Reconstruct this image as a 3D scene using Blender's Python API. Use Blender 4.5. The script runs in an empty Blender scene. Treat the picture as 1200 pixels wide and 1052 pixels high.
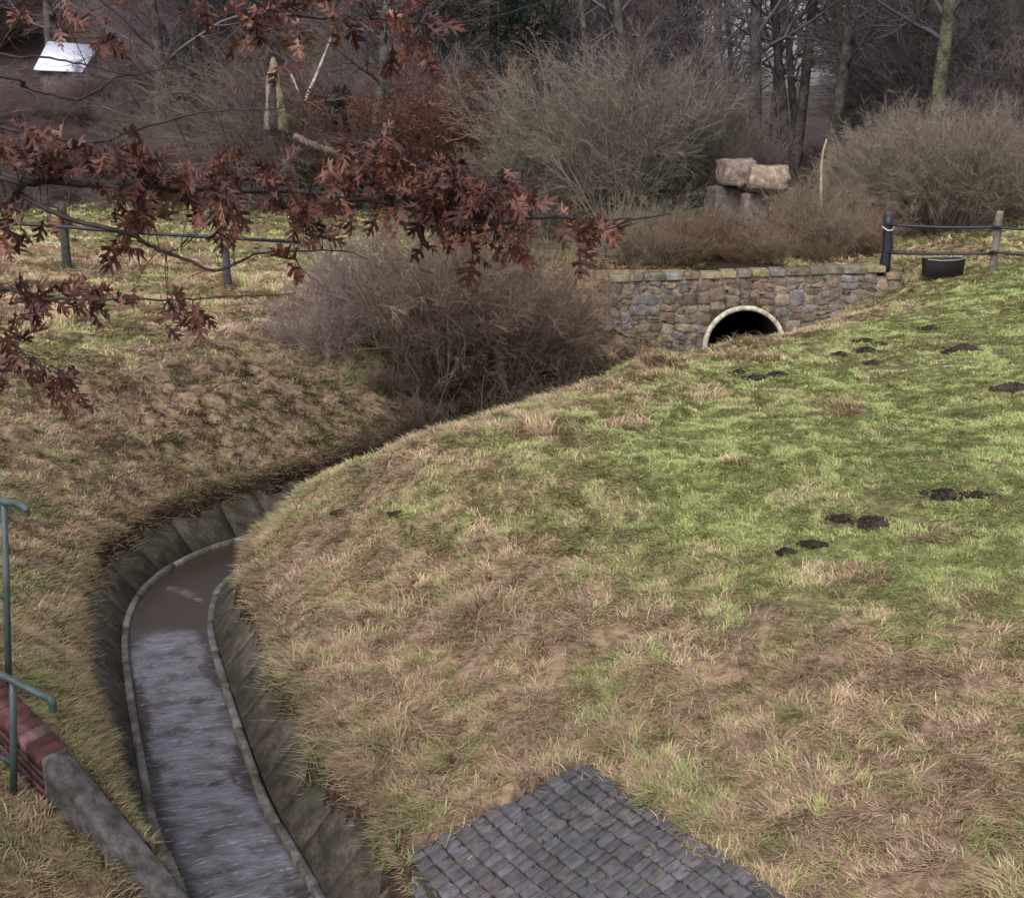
import bpy, math, random
import numpy as np
from mathutils import Vector
R=math.radians
rng=np.random.default_rng(7); random.seed(7)
sc=bpy.context.scene
COL=bpy.data.collections.new("place"); sc.collection.children.link(COL)

# ------------------------------------------------------------------ helpers
def tag(o,label=None,cat=None,group=None,kind=None):
    if label: o['label']=label
    if cat: o['category']=cat
    if group: o['group']=group
    if kind: o['kind']=kind
    return o
def link(o,parent=None):
    COL.objects.link(o)
    if parent is not None: o.parent=parent
    return o
def empty(name,loc,rz=0,**k):
    o=bpy.data.objects.new(name,None); o.location=loc; o.rotation_euler=(0,0,rz); o.empty_display_size=.2
    link(o); return tag(o,**k)
def mesh_np(name,V,faces,mat,parent=None,col=None,smooth=False,loc=None):
    """faces: list of (array (n,k)) groups"""
    me=bpy.data.meshes.new(name)
    V=np.asarray(V,dtype=np.float32)
    groups=[np.asarray(f,dtype=np.int32) for f in faces if len(f)]
    me.vertices.add(len(V)); me.vertices.foreach_set('co',V.ravel())
    nl=sum(g.size for g in groups); nf=sum(len(g) for g in groups)
    me.loops.add(nl); me.loops.foreach_set('vertex_index',np.concatenate([g.ravel() for g in groups]))
    tot=np.concatenate([np.full(len(g),g.shape[1],np.int32) for g in groups])
    st=np.concatenate([[0],np.cumsum(tot)[:-1]]).astype(np.int32)
    me.polygons.add(nf); me.polygons.foreach_set('loop_start',st)
    if smooth: me.polygons.foreach_set('use_smooth',np.ones(nf,bool))
    if col is not None:
        a=me.color_attributes.new('Col','FLOAT_COLOR','POINT')
        c=np.ones((len(V),4),np.float32); c[:,:3]=col; a.data.foreach_set('color',c.ravel())
    me.update(calc_edges=True)
    if mat: me.materials.append(mat)
    o=bpy.data.objects.new(name,me)
    if loc is not None: o.location=loc
    return link(o,parent)
class MB:
    def __init__(s): s.V=[];s.F={};s.C=[];s.n=0
    def add(s,V,F,c=None):
        V=np.asarray(V,float); s.V.append(V)
        for f in F: s.F.setdefault(len(f),[]).append([i+s.n for i in f])
        s.C.append(np.tile(c if c is not None else (1,1,1),(len(V),1)) if np.ndim(c)<2 else c); s.n+=len(V)
    def box(s,c,d,rz=0,col=None,ax=None):
        x,y,z=[q/2 for q in d]
        P=np.array([(-x,-y,-z),(x,-y,-z),(x,y,-z),(-x,y,-z),(-x,-y,z),(x,-y,z),(x,y,z),(-x,y,z)])
        if ax is not None: P=P@np.array(ax)
        else:
            ca,sa=math.cos(rz),math.sin(rz); P=P@np.array([[ca,sa,0],[-sa,ca,0],[0,0,1]])
        s.add(P+np.array(c),[(0,3,2,1),(4,5,6,7),(0,1,5,4),(1,2,6,5),(2,3,7,6),(3,0,4,7)],col)
    def tube(s,pts,r,sides=8,col=None,cap=True):
        pts=np.array(pts,float); K=len(pts); r=np.broadcast_to(r,(K,)) if np.ndim(r)==0 else np.array(r)
        T=np.gradient(pts,axis=0); T/=np.linalg.norm(T,axis=1)[:,None]+1e-9
        ref=np.array([0,0,1.]) if abs(T[0,2])<.8 else np.array([1.,0,0])
        A=np.cross(T,ref); A/=np.linalg.norm(A,axis=1)[:,None]+1e-9; B=np.cross(T,A)
        th=np.arange(sides)*2*math.pi/sides
        V=pts[:,None]+r[:,None,None]*(np.cos(th)[None,:,None]*A[:,None]+np.sin(th)[None,:,None]*B[:,None])
        F=[(k*sides+i,k*sides+(i+1)%sides,(k+1)*sides+(i+1)%sides,(k+1)*sides+i) for k in range(K-1) for i in range(sides)]
        if cap: F+= [tuple(range(sides))[::-1],tuple((K-1)*sides+i for i in range(sides))]
        s.add(V.reshape(-1,3),F,col)
    def build(s,name,mat,parent=None,smooth=False,loc=None):
        return mesh_np(name,np.concatenate(s.V),list(s.F.values()),mat,parent,np.concatenate(s.C),smooth,loc)
# value noise
_T=rng.random((256,256))
def vn(x,y):
    x=np.asarray(x,float);y=np.asarray(y,float)
    xi=np.floor(x).astype(int);yi=np.floor(y).astype(int);fx=x-xi;fy=y-yi
    fx=fx*fx*(3-2*fx);fy=fy*fy*(3-2*fy)
    g=lambda a,b:_T[a&255,b&255]
    return (g(xi,yi)*(1-fx)+g(xi+1,yi)*fx)*(1-fy)+(g(xi,yi+1)*(1-fx)+g(xi+1,yi+1)*fx)*fy
def fbm(x,y,s,o=4,seed=0):
    v=0;a=.5;t=0
    for i in range(o):
        v=v+a*vn(x*s+13.7*i+seed,y*s+7.3*i+seed*1.7);t+=a;a*=.5;s*=2.03
    return v/t
def sm(x,a,b):
    t=np.clip((np.asarray(x,float)-a)/(b-a),0,1);return t*t*(3-2*t)

# ------------------------------------------------------------------ camera and light
PITCH=R(14.8); CZ=6.05
cam=bpy.data.objects.new("camera",bpy.data.cameras.new("camera")); link(cam)
cam.location=(0,0,CZ); cam.rotation_euler=(math.pi/2-PITCH,0,0)
cam.data.lens=45; cam.data.sensor_width=36; cam.data.clip_end=3000; cam.data.clip_start=.1
cam.data.dof.use_dof=True; cam.data.dof.focus_distance=9.5; cam.data.dof.aperture_fstop=9
sc.camera=cam
cc,ss=math.cos(PITCH),math.sin(PITCH)
def at(px,py,Y=None,z=None):
    u=(px-600)/1500;v=(py-526)/1500
    d=np.array([u,cc-v*ss,-ss-v*cc]); t=(z-CZ)/d[2] if z is not None else Y/d[1]
    return d*t+np.array([0,0,CZ])
W=bpy.data.worlds.new("World"); sc.world=W; W.use_nodes=True
nt=W.node_tree; bg=nt.nodes['Background']
sky=nt.nodes.new('ShaderNodeTexSky'); sky.sky_type='NISHITA'; sky.sun_disc=False
EL,AZ=R(48),R(200)
sky.sun_elevation=EL; sky.sun_rotation=AZ; sky.air_density=1.6; sky.dust_density=4; sky.ozone_density=1
hs=nt.nodes.new('ShaderNodeHueSaturation'); hs.inputs['Saturation'].default_value=.22
mul=nt.nodes.new('ShaderNodeMixRGB'); mul.blend_type='MULTIPLY'; mul.inputs[0].default_value=1; mul.inputs[2].default_value=(1.86,1.78,1.93,1)
nt.links.new(sky.outputs[0],hs.inputs['Color']); nt.links.new(hs.outputs[0],mul.inputs[1]); nt.links.new(mul.outputs[0],bg.inputs[0])
bg.inputs[1].default_value=.125
sun=bpy.data.objects.new("sun",bpy.data.lights.new("sun",'SUN')); link(sun)
sun.data.energy=1.5; sun.data.angle=R(14); sun.data.color=(1,.96,.9)
dirv=Vector((math.sin(AZ)*math.cos(EL),math.cos(AZ)*math.cos(EL),math.sin(EL)))
sun.rotation_euler=dirv.to_track_quat('Z','Y').to_euler(); sun.location=(0,0,30)
sc.view_settings.view_transform='Standard'; sc.view_settings.look='None'; sc.view_settings.exposure=0
sc.cycles.max_bounces=5; sc.cycles.transparent_max_bounces=4

# ------------------------------------------------------------------ materials
def mat(name,rough=.9,spec=.2,attr=True,base=(1,1,1),noise=None,bump=None,objcol=False,trans=0,coat=0,sat=None):
    """noise: list of (scale, dark, light, detail) multiplicative; bump: (scale,strength,dist)"""
    m=bpy.data.materials.new(name); m.use_nodes=True; n=m.node_tree.nodes; L=m.node_tree.links
    b=n['Principled BSDF']; b.inputs['Roughness'].default_value=rough; b.inputs['Specular IOR Level'].default_value=spec
    tc=n.new('ShaderNodeTexCoord')
    cur=None
    if attr:
        a=n.new('ShaderNodeAttribute'); a.attribute_name='Col'; cur=a.outputs['Color']
    def mulc(c1,c2):
        x=n.new('ShaderNodeMixRGB'); x.blend_type='MULTIPLY'; x.inputs[0].default_value=1
        if c1 is None: x.inputs[1].default_value=(1,1,1,1)
        else: L.new(c1,x.inputs[1])
        if isinstance(c2,tuple): x.inputs[2].default_value=(*c2,1)
        else: L.new(c2,x.inputs[2])
        return x.outputs[0]
    cur=mulc(cur,base)
    if objcol:
        oi=n.new('ShaderNodeObjectInfo'); cur=mulc(cur,oi.outputs['Color'])
    for q in (noise or []):
        t=n.new('ShaderNodeTexNoise'); t.inputs['Scale'].default_value=q[0]; t.inputs['Detail'].default_value=5
        L.new(tc.outputs['Object'],t.inputs['Vector'])
        cr=n.new('ShaderNodeValToRGB'); cr.color_ramp.elements[0].color=(*q[1],1); cr.color_ramp.elements[1].color=(*q[2],1)
        cr.color_ramp.elements[0].position=.36; cr.color_ramp.elements[1].position=.64
        L.new(t.outputs[0],cr.inputs[0]); cur=mulc(cur,cr.outputs[0])
    L.new(cur,b.inputs['Base Color'])
    if bump:
        t=n.new('ShaderNodeTexNoise'); t.inputs['Scale'].default_value=bump[0]; t.inputs['Detail'].default_value=8
        L.new(tc.outputs['Object'],t.inputs['Vector'])
        bp=n.new('ShaderNodeBump'); bp.inputs['Strength'].default_value=bump[1]; bp.inputs['Distance'].default_value=bump[2]
        L.new(t.outputs[0],bp.inputs['Height']); L.new(bp.outputs[0],b.inputs['Normal'])
    if trans:
        tr=n.new('ShaderNodeBsdfTranslucent'); L.new(cur,tr.inputs[0]); mx=n.new('ShaderNodeMixShader'); mx.inputs[0].default_value=trans
        L.new(b.outputs[0],mx.inputs[1]); L.new(tr.outputs[0],mx.inputs[2]); L.new(mx.outputs[0],n['Material Output'].inputs[0])
    if coat: b.inputs['Coat Weight'].default_value=coat; b.inputs['Coat Roughness'].default_value=.25
    return m
M={}
M['ground']=mat('ground',.95,.1,noise=[(9,(.55,.5,.5),(1.25,1.2,1.15))],bump=(28,.8,.04))
M['grass']=mat('grass_blades',.75,.15,trans=.25)
M['concrete']=mat('weathered_concrete',.8,.3,noise=[(1.7,(.66,.66,.46),(1.3,1.18,1.12)),(7,(.6,.6,.55),(1.3,1.3,1.3)),(30,(.7,.72,.65),(1.2,1.2,1.2))],bump=(60,.4,.01))
M['sett']=mat('stone_setts',.75,.3,noise=[(14,(.7,.7,.72),(1.2,1.18,1.2)),(1.3,(.75,.76,.78),(1.15,1.12,1.15))],bump=(45,.5,.012))
M['rubble']=mat('rubble_stone',.9,.2,noise=[(6,(.6,.6,.58),(1.25,1.22,1.2)),(30,(.75,.75,.75),(1.15,1.15,1.15))],bump=(22,.8,.03))
M['brick']=mat('red_brick',.85,.25,noise=[(11,(.6,.6,.6),(1.25,1.2,1.2)),(70,(.75,.75,.75),(1.2,1.2,1.2))],bump=(80,.5,.005))
M['rail']=mat('green_painted_steel',.5,.45,attr=False,base=(.045,.07,.066),noise=[(7,(.7,.75,.7),(1.25,1.2,1.2)),(45,(.75,.8,.8),(1.15,1.1,1.1))],bump=(120,.15,.003))
M['bark']=mat('bark',.95,.15,objcol=True,noise=[(3,(.55,.55,.5),(1.35,1.4,1.2)),(18,(.6,.6,.6),(1.3,1.3,1.3))],bump=(14,.9,.05))
M['twig']=mat('twigs',.95,.1,objcol=True)
M['leaf']=mat('dry_oak_leaf',.5,.35,trans=.22,noise=[(35,(.75,.7,.7),(1.2,1.15,1.15))])
M['beech']=mat('dry_beech_leaf',.7,.2,trans=.3,objcol=True)
M['branch']=mat('wet_dark_bark',.6,.25,attr=False,base=(.022,.018,.018),noise=[(25,(.6,.6,.6),(1.6,1.5,1.4))],bump=(60,.5,.004))
M['wood']=mat('weathered_wood',.9,.2,objcol=True,noise=[(9,(.6,.6,.55),(1.3,1.3,1.25))],bump=(30,.6,.02))
M['black']=mat('black_rubber',.5,.4,attr=False,base=(.012,.012,.02))
M['soil']=mat('wet_soil',.9,.2,noise=[(12,(.5,.5,.5),(1.4,1.35,1.3))],bump=(30,1,.04))
M['litter']=mat('leaf_litter',.95,.1,attr=False,base=(.09,.07,.06))
M['white']=mat('white_sheet',.7,.3,attr=False,base=(.62,.66,.76),noise=[(2,(.8,.8,.85),(1.05,1.05,1.05))])

# ------------------------------------------------------------------ channel line
CP=np.array([(3.6,-4),(1.3,1.2),(-.1,4.5),(-1.12,6.8),(-2.05,8.86),(-2.58,9.95),(-3.0,11.0),(-3.75,13.1),(-4.13,14.3),(-4.30,15.4),(-4.2,16.3),(-3.93,16.95),(-3.5,17.45),(-2.75,18.3),(-2.0,19.3),(-1.2,20.8),(-.2,22.7),(1.7,25.2),(3.7,27.2),(4.9,28.4),(5.28,29.05),(5.35,31.5)])
def resample(P,step):
    out=[]
    for i in range(len(P)-1):
        p0=P[max(i-1,0)];p1=P[i];p2=P[i+1];p3=P[min(i+2,len(P)-1)]
        n=12
        for k in range(n):
            t=k/n
            out.append(.5*((2*p1)+(-p0+p2)*t+(2*p0-5*p1+4*p2-p3)*t*t+(-p0+3*p1-3*p2+p3)*t**3))
    out.append(P[-1]); out=np.array(out)
    for _ in range(3): out[1:-1]=.25*out[:-2]+.5*out[1:-1]+.25*out[2:]
    d=np.concatenate([[0],np.cumsum(np.linalg.norm(np.diff(out,axis=0),axis=1))])
    n=int(d[-1]/step); s=np.linspace(0,d[-1],n+1)
    return np.stack([np.interp(s,d,out[:,0]),np.interp(s,d,out[:,1])],1),s
CL,CS=resample(CP,.1)
CT=np.gradient(CL,axis=0); CT/=np.linalg.norm(CT,axis=1)[:,None]
CN=np.stack([CT[:,1],-CT[:,0]],1)   # to the right
HW=.465
def signed(x,y):
    x=np.asarray(x,float).ravel();y=np.asarray(y,float).ravel();out=np.empty(len(x))
    C=CL[::2];N=CN[::2]
    for a in range(0,len(x),20000):
        dx=x[a:a+20000,None]-C[None,:,0];dy=y[a:a+20000,None]-C[None,:,1]
        i=np.argmin(dx*dx+dy*dy,axis=1);j=np.arange(len(i))
        s=dx[j,i]*N[i,0]+dy[j,i]*N[i,1]; d=np.hypot(dx[j,i],dy[j,i])
        out[a:a+20000]=np.where(s>=0,1,-1)*d
    return out
WY=28.75     # front face of the headwall
WR=(5.27,.86,.93)  # pipe centre x, z, radius
PR=.5; PH=.56      # lining run and rise
# raking wing wall on the left
WW=np.array([(-4.9,9.75,2.15),(-4.0,9.2,1.62),(-3.5,8.88,1.30),(-2.92,8.5,.86),(-2.28,8.06,.36)])
APR=np.array([(-.78,8.64),(.61,9.19),(1.76,7.23),(2.5,5.9),(-.3,5.9)])
def in_apron(x,y,g=0):
    inside=np.ones(np.shape(x),bool); n=len(APR)
    for i in range(n):
        a=APR[i];b=APR[(i+1)%n]; e=b-a; e=e/np.linalg.norm(e)
        inside&=((x-a[0])*e[1]-(y-a[1])*e[0])>-g
    return inside
def edge_d(x,y,s):
    e=.26*(fbm(x,y,1.7,3,55)-.42)+.10*(fbm(x,y,7,2,56)-.5)
    e=e+np.where(np.asarray(s)<0,.20*(1-sm(y,10.2,11.8)),.05)
    return np.abs(s)-HW-PR+np.clip(e,-.02,.34)*sm(y,5,6)
def height(x,y,rough=True):
    sh=np.shape(x); x=np.ravel(x).astype(float); y=np.ravel(y).astype(float)
    s=signed(x,y); d=edge_d(x,y,s)
    Lr=4.6+(1.35-4.6)*sm(y,11,16.5)
    zr=PH+.03+(1.5-.12*sm(y,19,24))*np.tanh(np.maximum(d,0)/(Lr+.5*sm(y,23.5,27)))+(.03-.03*sm(y,14,22))*np.maximum(x-3,0)+.125*sm(y,10,22)*np.maximum(x-5.4,0)
    Ll=1.15+1.0*sm(y,9.5,15)
    zl=PH+.03+(1.4+.0*y)*np.tanh(np.maximum(d,0)/Ll)+np.minimum(.1*np.maximum(d-2.2,0),1.0)
    z=np.where(s>0,zr,zl)
    lip=.05*sm(d,0,.10)*(1-sm(d,.3,1.2)); z=z+lip
    # natural roughness
    if rough:
        amp=sm(d,0,.4)*(1-.5*sm(x,2,5)*sm(y,10,13))
        z=z+amp*(.20*(fbm(x,y,.45,2)-.5)+.16*(fbm(x,y,1.7,3,5)-.5)+.12*(fbm(x,y,5,3,9)-.5))
        # earthy slumps on the left bank of the ditch
        z=z-np.where(s<0,1,0)*sm(fbm(x,y,1.1,3,31),.56,.7)*.12*sm(d,.1,.6)*(1-sm(d,3,4))
    # apron bed
    ia=in_apron(x,y,.05)&in_apron(x,y,.05-.13*sm(fbm(x,y,2.4,3,210),.42,.75)*(np.asarray(x)>-.55))
    za_cover=ia
    za=PH+.02+.33*((x+.78)*.91+(y-8.64)*.41)
    z=np.where(ia,za-.018+.010*(fbm(x,y,3,2,5)-.5),z)
    # ditch bed under the lining
    q=np.abs(s)-HW
    z=np.where((d<0.0)&~ia,np.where(q<0,-.25,PH*np.clip(q/PR,0,1)-.12),z)
    # ground on the near side of the wing wall lies a little lower
    a=WW[1,:2];b=WW[4,:2]; e=(b-a)/np.linalg.norm(b-a); side=(x-a[0])*e[1]-(y-a[1])*e[0]; along=(x-a[0])*e[0]+(y-a[1])*e[1]
    near=(side>.0)&(s<0)&(y<10.2)
    ztop=np.interp(along,[-1.05,0,.6,1.3,2.08],[2.15,1.62,1.3,.86,.36])
    drop=np.interp(along,[-.6,.0,.5,1.2,1.8],[.52,.47,.38,.22,.20])
    zn=ztop-drop+.22*np.clip(side,0,3)
    if rough: zn=zn+.1*(fbm(x,y,2.5,3,3)-.5)
    z=np.where(near&(d>-.02),np.where(side>.02,zn,z),z)
    far=(side<=0)&(side>-.9)&(s<0)&(along>-1.5)&(along<2.2)&(d>0)
    z=np.where(far,z+(np.minimum(z,ztop-.11)-z)*(1-sm(-side,.35,.9)),z)
    z=np.where((np.abs(side)<.135)&(along>-.2)&(along<2.3)&(s<0),np.minimum(z,ztop-.28),z)
    # behind the headwall
    z=np.where((y>WY+.26)&(x>1.5),np.maximum(z,2.56+.0*x),z)
    z=np.where((y>WY+.26)&(x<=1.5)&(np.abs(s)>1),z,z)
    # hills
    az=x/np.maximum(y,1)
    left=1-sm(az,.06,.16); right=sm(az,.27,.42)
    z=np.where(y>38,z+left*20*sm(y,42,120)+right*11*sm(y,46,120)+sm(y,38,60)*1.4*(fbm(x,y,.06,3)-.5),z)
    z=np.where(y>60,z-.02*(1-left)*(1-right)*np.minimum(y-60,150),z)
    return z.reshape(sh)
# ------------------------------------------------------------------ ground sheet
def axis(lo,hi,step,far,g=1.14):
    a=list(np.arange(lo,hi+1e-6,step)); s=step
    while a[-1]<far[1]: s*=g; a.append(a[-1]+s)
    s=step; b=[]; v=lo
    while v>far[0]: s*=g; v-=s; b.append(v)
    return np.array(b[::-1]+a)
gx=axis(-9.5,11,.075,(-420,420)); gy=axis(5,30.5,.075,(-60,700))
GX,GY=np.meshgrid(gx,gy); GZ=height(GX,GY)
GS=signed(GX,GY).reshape(GX.shape)
def greenness(x,y,s):
    g=sm(s,1.8,6.0)*sm(y+.45*x,10.6,14.0)*sm(x*1.0+.25*y,1.8,5.2)
    g=np.maximum(g,.0)
    g=np.where(s<0,.04+.0*g,g)
    g=np.where((s<0)&(y>30.5)&(y<60),.62,g)
    g=np.where((s>0)&(y>29),.3,g)
    n=fbm(x,y,.9,3,20)
    n2=fbm(x,y,2.6,2,27)
    return np.clip(g*.86+(n-.5)*1.0+(n2-.5)*.7*(1-g)+.06,0,1)
def base_col(x,y,s,z):
    g=greenness(x,y,s)[...,None]
    dirt=np.array([.12,.086,.062]); straw=np.array([.24,.18,.12]); green=np.array([.15,.17,.065])
    c=straw*(1-g)+green*g
    n=fbm(x,y,2.2,3,40)[...,None]
    c=c*(1-.6*sm(n,.5,.72))+dirt*.6*sm(n,.5,.72)
    d=edge_d(x,y,s)[...,None]
    earth=1-sm(d,.02,.3); c=c*(1-earth)+np.array([.04,.028,.02])*earth
    ia=(in_apron(x,y,.02)&in_apron(x,y,.02-.13*sm(fbm(x,y,2.4,3,210),.42,.75)))[...,None]; c=np.where(ia,np.array([.045,.04,.032]),c)
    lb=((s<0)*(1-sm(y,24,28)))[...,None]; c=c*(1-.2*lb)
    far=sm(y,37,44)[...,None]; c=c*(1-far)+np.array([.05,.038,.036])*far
    return c
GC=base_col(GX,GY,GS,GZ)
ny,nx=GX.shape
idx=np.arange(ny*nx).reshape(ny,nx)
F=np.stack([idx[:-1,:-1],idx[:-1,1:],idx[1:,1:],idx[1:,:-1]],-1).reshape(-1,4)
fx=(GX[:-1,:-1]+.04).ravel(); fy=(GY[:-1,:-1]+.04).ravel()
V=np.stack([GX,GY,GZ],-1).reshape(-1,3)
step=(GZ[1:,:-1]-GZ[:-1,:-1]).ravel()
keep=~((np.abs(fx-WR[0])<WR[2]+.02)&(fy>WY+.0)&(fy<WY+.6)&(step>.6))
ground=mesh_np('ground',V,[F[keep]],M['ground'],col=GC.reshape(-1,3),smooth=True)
tag(ground,'uneven grassy ground with a ditch cut through it','ground',kind='structure')
def zat(x,y):
    x=np.asarray(x,float);y=np.asarray(y,float)
    i=np.clip(np.searchsorted(gx,x)-1,0,len(gx)-2);j=np.clip(np.searchsorted(gy,y)-1,0,len(gy)-2)
    tx=(x-gx[i])/(gx[i+1]-gx[i]);ty=(y-gy[j])/(gy[j+1]-gy[j])
    return (GZ[j,i]*(1-tx)+GZ[j,i+1]*tx)*(1-ty)+(GZ[j+1,i]*(1-tx)+GZ[j+1,i+1]*tx)*ty
def sat_(x,y):
    x=np.asarray(x,float);y=np.asarray(y,float)
    i=np.clip(np.searchsorted(gx,x)-1,0,len(gx)-2);j=np.clip(np.searchsorted(gy,y)-1,0,len(gy)-2)
    return GS[j,i]

# ------------------------------------------------------------------ concrete lining, kerbs, water
def strip_cells(side,length,gap,prof,colf,mb,s0=0,s1=1e9,jit=.012):
    """prof: list of (offset from centre, z) ordered; extruded per segment along the channel"""
    s=s0
    while s<min(s1,CS[-1]-length):
        a,b=s+gap,s+length-gap
        ks=np.linspace(a,b,5); dz=rng.normal(0,jit*.5); dn=rng.normal(0,jit*.6)
        rings=[]
        for k in ks:
            c=np.array([np.interp(k,CS,CL[:,0]),np.interp(k,CS,CL[:,1])]); n=np.array([np.interp(k,CS,CN[:,0]),np.interp(k,CS,CN[:,1])])
            rings.append([(c[0]+side*n[0]*(o+dn),c[1]+side*n[1]*(o+dn),z+dz) for o,z in prof])
        K=len(prof); V=np.array(rings).reshape(-1,3)
        F=[]
        for k in range(len(ks)-1):
            for i in range(K):
                q=(k*K+i,k*K+(i+1)%K,(k+1)*K+(i+1)%K,(k+1)*K+i)
                F.append(q if side<0 else q[::-1])
        e=tuple(range(K)); e2=tuple((len(ks)-1)*K+i for i in range(K))
        F+= [e[::-1],e2] if side<0 else [e,e2[::-1]]
        mb.add(V,F,colf()); s+=length
def ccol():
    v=rng.uniform(.85,1.12); g=rng.uniform(.2,1)
    return np.array([.060,.055,.050])*v*(1-g*.45)+np.array([.045,.040,.024])*g*.45
lin=MB()
for side in (-1,1):
    o0,o1=HW+.075,HW+PR+.06
    prof=[(o0,.05),(o1,PH+.03),(o1+.09,PH-.01),(o0+.09,-.12)]
    strip_cells(side,.66,.006,prof,ccol,lin,s0=0,s1=40,jit=.003)
tag(lin.build('channel_lining',M['concrete']),'sloping concrete panels lining both sides of the stream channel','channel',kind='structure')
ker=MB()
def kcol():
    v=rng.uniform(.85,1.2); return np.array([.098,.098,.108])*v
for side in (-1,1):
    prof=[(HW-.01,-.15),(HW-.01,.055),(HW+.008,.062),(HW+.042,.064),(HW+.07,.05),(HW+.085,-.15)]
    strip_cells(side,1.0,.008,prof,kcol,ker,jit=.012)
tag(ker.build('channel_kerb',M['concrete']),'narrow pale concrete kerb strips along the water edge','kerb',kind='structure')
# bed and water
def ribbon(name,w,zf,m,col,nw=9,step=1):
    k=np.arange(0,len(CL),step); t=np.linspace(-1,1,nw)
    P=CL[k][:,None]+CN[k][:,None]*(t[None,:,None]*w)
    z=zf(P[...,0],P[...,1],np.broadcast_to(CS[k][:,None],P.shape[:2]),np.broadcast_to(t[None],P.shape[:2]))
    V=np.concatenate([P,z[...,None]],-1).reshape(-1,3); I=np.arange(len(k)*nw).reshape(len(k),nw)
    F=np.stack([I[:-1,:-1],I[:-1,1:],I[1:,1:],I[1:,:-1]],-1).reshape(-1,4)[:,::-1]
    return mesh_np(name,V,[F],m,col=col,smooth=True)
bedm=mat('stream_bed',.8,.3,attr=False,base=(.085,.07,.06),noise=[(5,(.45,.42,.4),(1.5,1.45,1.5)),(22,(.7,.7,.7),(1.3,1.3,1.3))],bump=(30,.8,.03))
tag(ribbon('stream_bed',HW+.06,lambda x,y,s,t:-.07+.03*(fbm(x,y,4,3)-.5),bedm,(1,1,1)),'brown silty bed of the stream','stream bed',kind='structure')
wm=bpy.data.materials.new('stream_water'); wm.use_nodes=True; n=wm.node_tree.nodes; L=wm.node_tree.links
b=n['Principled BSDF']; b.inputs['Roughness'].default_value=.08; b.inputs['IOR'].default_value=1.33
tc=n.new('ShaderNodeTexCoord')
mp=n.new('ShaderNodeMapping'); L.new(tc.outputs['UV'],mp.inputs[0]); mp.inputs['Scale'].default_value=(5.5,17,1)
t1=n.new('ShaderNodeTexNoise'); t1.inputs['Scale'].default_value=1.4; t1.inputs['Detail'].default_value=7; t1.inputs['Roughness'].default_value=.68; t1.inputs['Distortion'].default_value=.6; L.new(mp.outputs[0],t1.inputs[0])
at_=n.new('ShaderNodeAttribute'); at_.attribute_name='Col'
sep=n.new('ShaderNodeSeparateColor'); L.new(at_.outputs['Color'],sep.inputs[0])
bp=n.new('ShaderNodeBump'); bp.inputs['Distance'].default_value=.09
L.new(sep.outputs[0],bp.inputs['Strength']); L.new(t1.outputs[0],bp.inputs['Height']); L.new(bp.outputs[0],b.inputs['Normal'])
mx=n.new('ShaderNodeMixRGB'); mx.inputs[1].default_value=(.030,.021,.015,1); mx.inputs[2].default_value=(.195,.195,.225,1);  # brown water; pale sky and dark bank reflections put into the colour
t2=n.new('ShaderNodeTexNoise'); t2.inputs['Scale'].default_value=1.0; t2.inputs['Detail'].default_value=7; mp2=n.new('ShaderNodeMapping'); L.new(tc.outputs['UV'],mp2.inputs[0]); mp2.inputs['Scale'].default_value=(3.5,4.5,1); L.new(mp2.outputs[0],t2.inputs[0])
mt=n.new('ShaderNodeMath'); mt.operation='MULTIPLY_ADD'; L.new(t2.outputs[0],mt.inputs[0]); mt.inputs[1].default_value=2.8; mt.inputs[2].default_value=-.62; mt.use_clamp=True
mm=n.new('ShaderNodeMath'); mm.operation='MULTIPLY'; L.new(mt.outputs[0],mm.inputs[0]); L.new(sep.outputs[1],mm.inputs[1])
L.new(mm.outputs[0],mx.inputs[0])
cr=n.new('ShaderNodeMapRange'); cr.inputs[1].default_value=.56; cr.inputs[2].default_value=.63; L.new(t1.outputs[0],cr.inputs[0])
m3=n.new('ShaderNodeMath'); m3.operation='MULTIPLY'; L.new(cr.outputs[0],m3.inputs[0]); L.new(sep.outputs[2],m3.inputs[1])
m4=n.new('ShaderNodeMath'); m4.operation='MULTIPLY'; L.new(m3.outputs[0],m4.inputs[0]); m4.inputs[1].default_value=.42
foam_glint=n.new('ShaderNodeMixRGB'); foam_glint.inputs[2].default_value=(.44,.45,.53,1); L.new(m4.outputs[0],foam_glint.inputs[0]); L.new(mx.outputs[0],foam_glint.inputs[1]); L.new(foam_glint.outputs[0],b.inputs['Base Color'])  # foam flecks plus light glints on ripple crests, painted in the colour
cr2=n.new('ShaderNodeMapRange'); cr2.inputs[1].default_value=.30; cr2.inputs[2].default_value=.5; cr2.inputs[3].default_value=.7; cr2.inputs[4].default_value=1; L.new(t1.outputs[0],cr2.inputs[0])
dk_=n.new('ShaderNodeMixRGB'); dk_.blend_type='MULTIPLY'; dk_.inputs[0].default_value=1; L.new(foam_glint.outputs[0],dk_.inputs[1]); L.new(cr2.outputs[0],dk_.inputs[2]); L.new(dk_.outputs[0],b.inputs['Base Color'])
b.inputs['Specular IOR Level'].default_value=.85
def wz(x,y,s,t): 
    r=1-sm(y,14.1,14.4)
    z=.012*(fbm(s*3.2,t*1.2,1,3,3)-.5)*r+.018*(fbm(s*9,t*.8+x*.0,1,2,6)-.5)*r+.003*(fbm(s*4,t*3,1,2)-.5)
    return z+.015*(y>14.25)-.008*sm(y,14.25,14.0)
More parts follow.
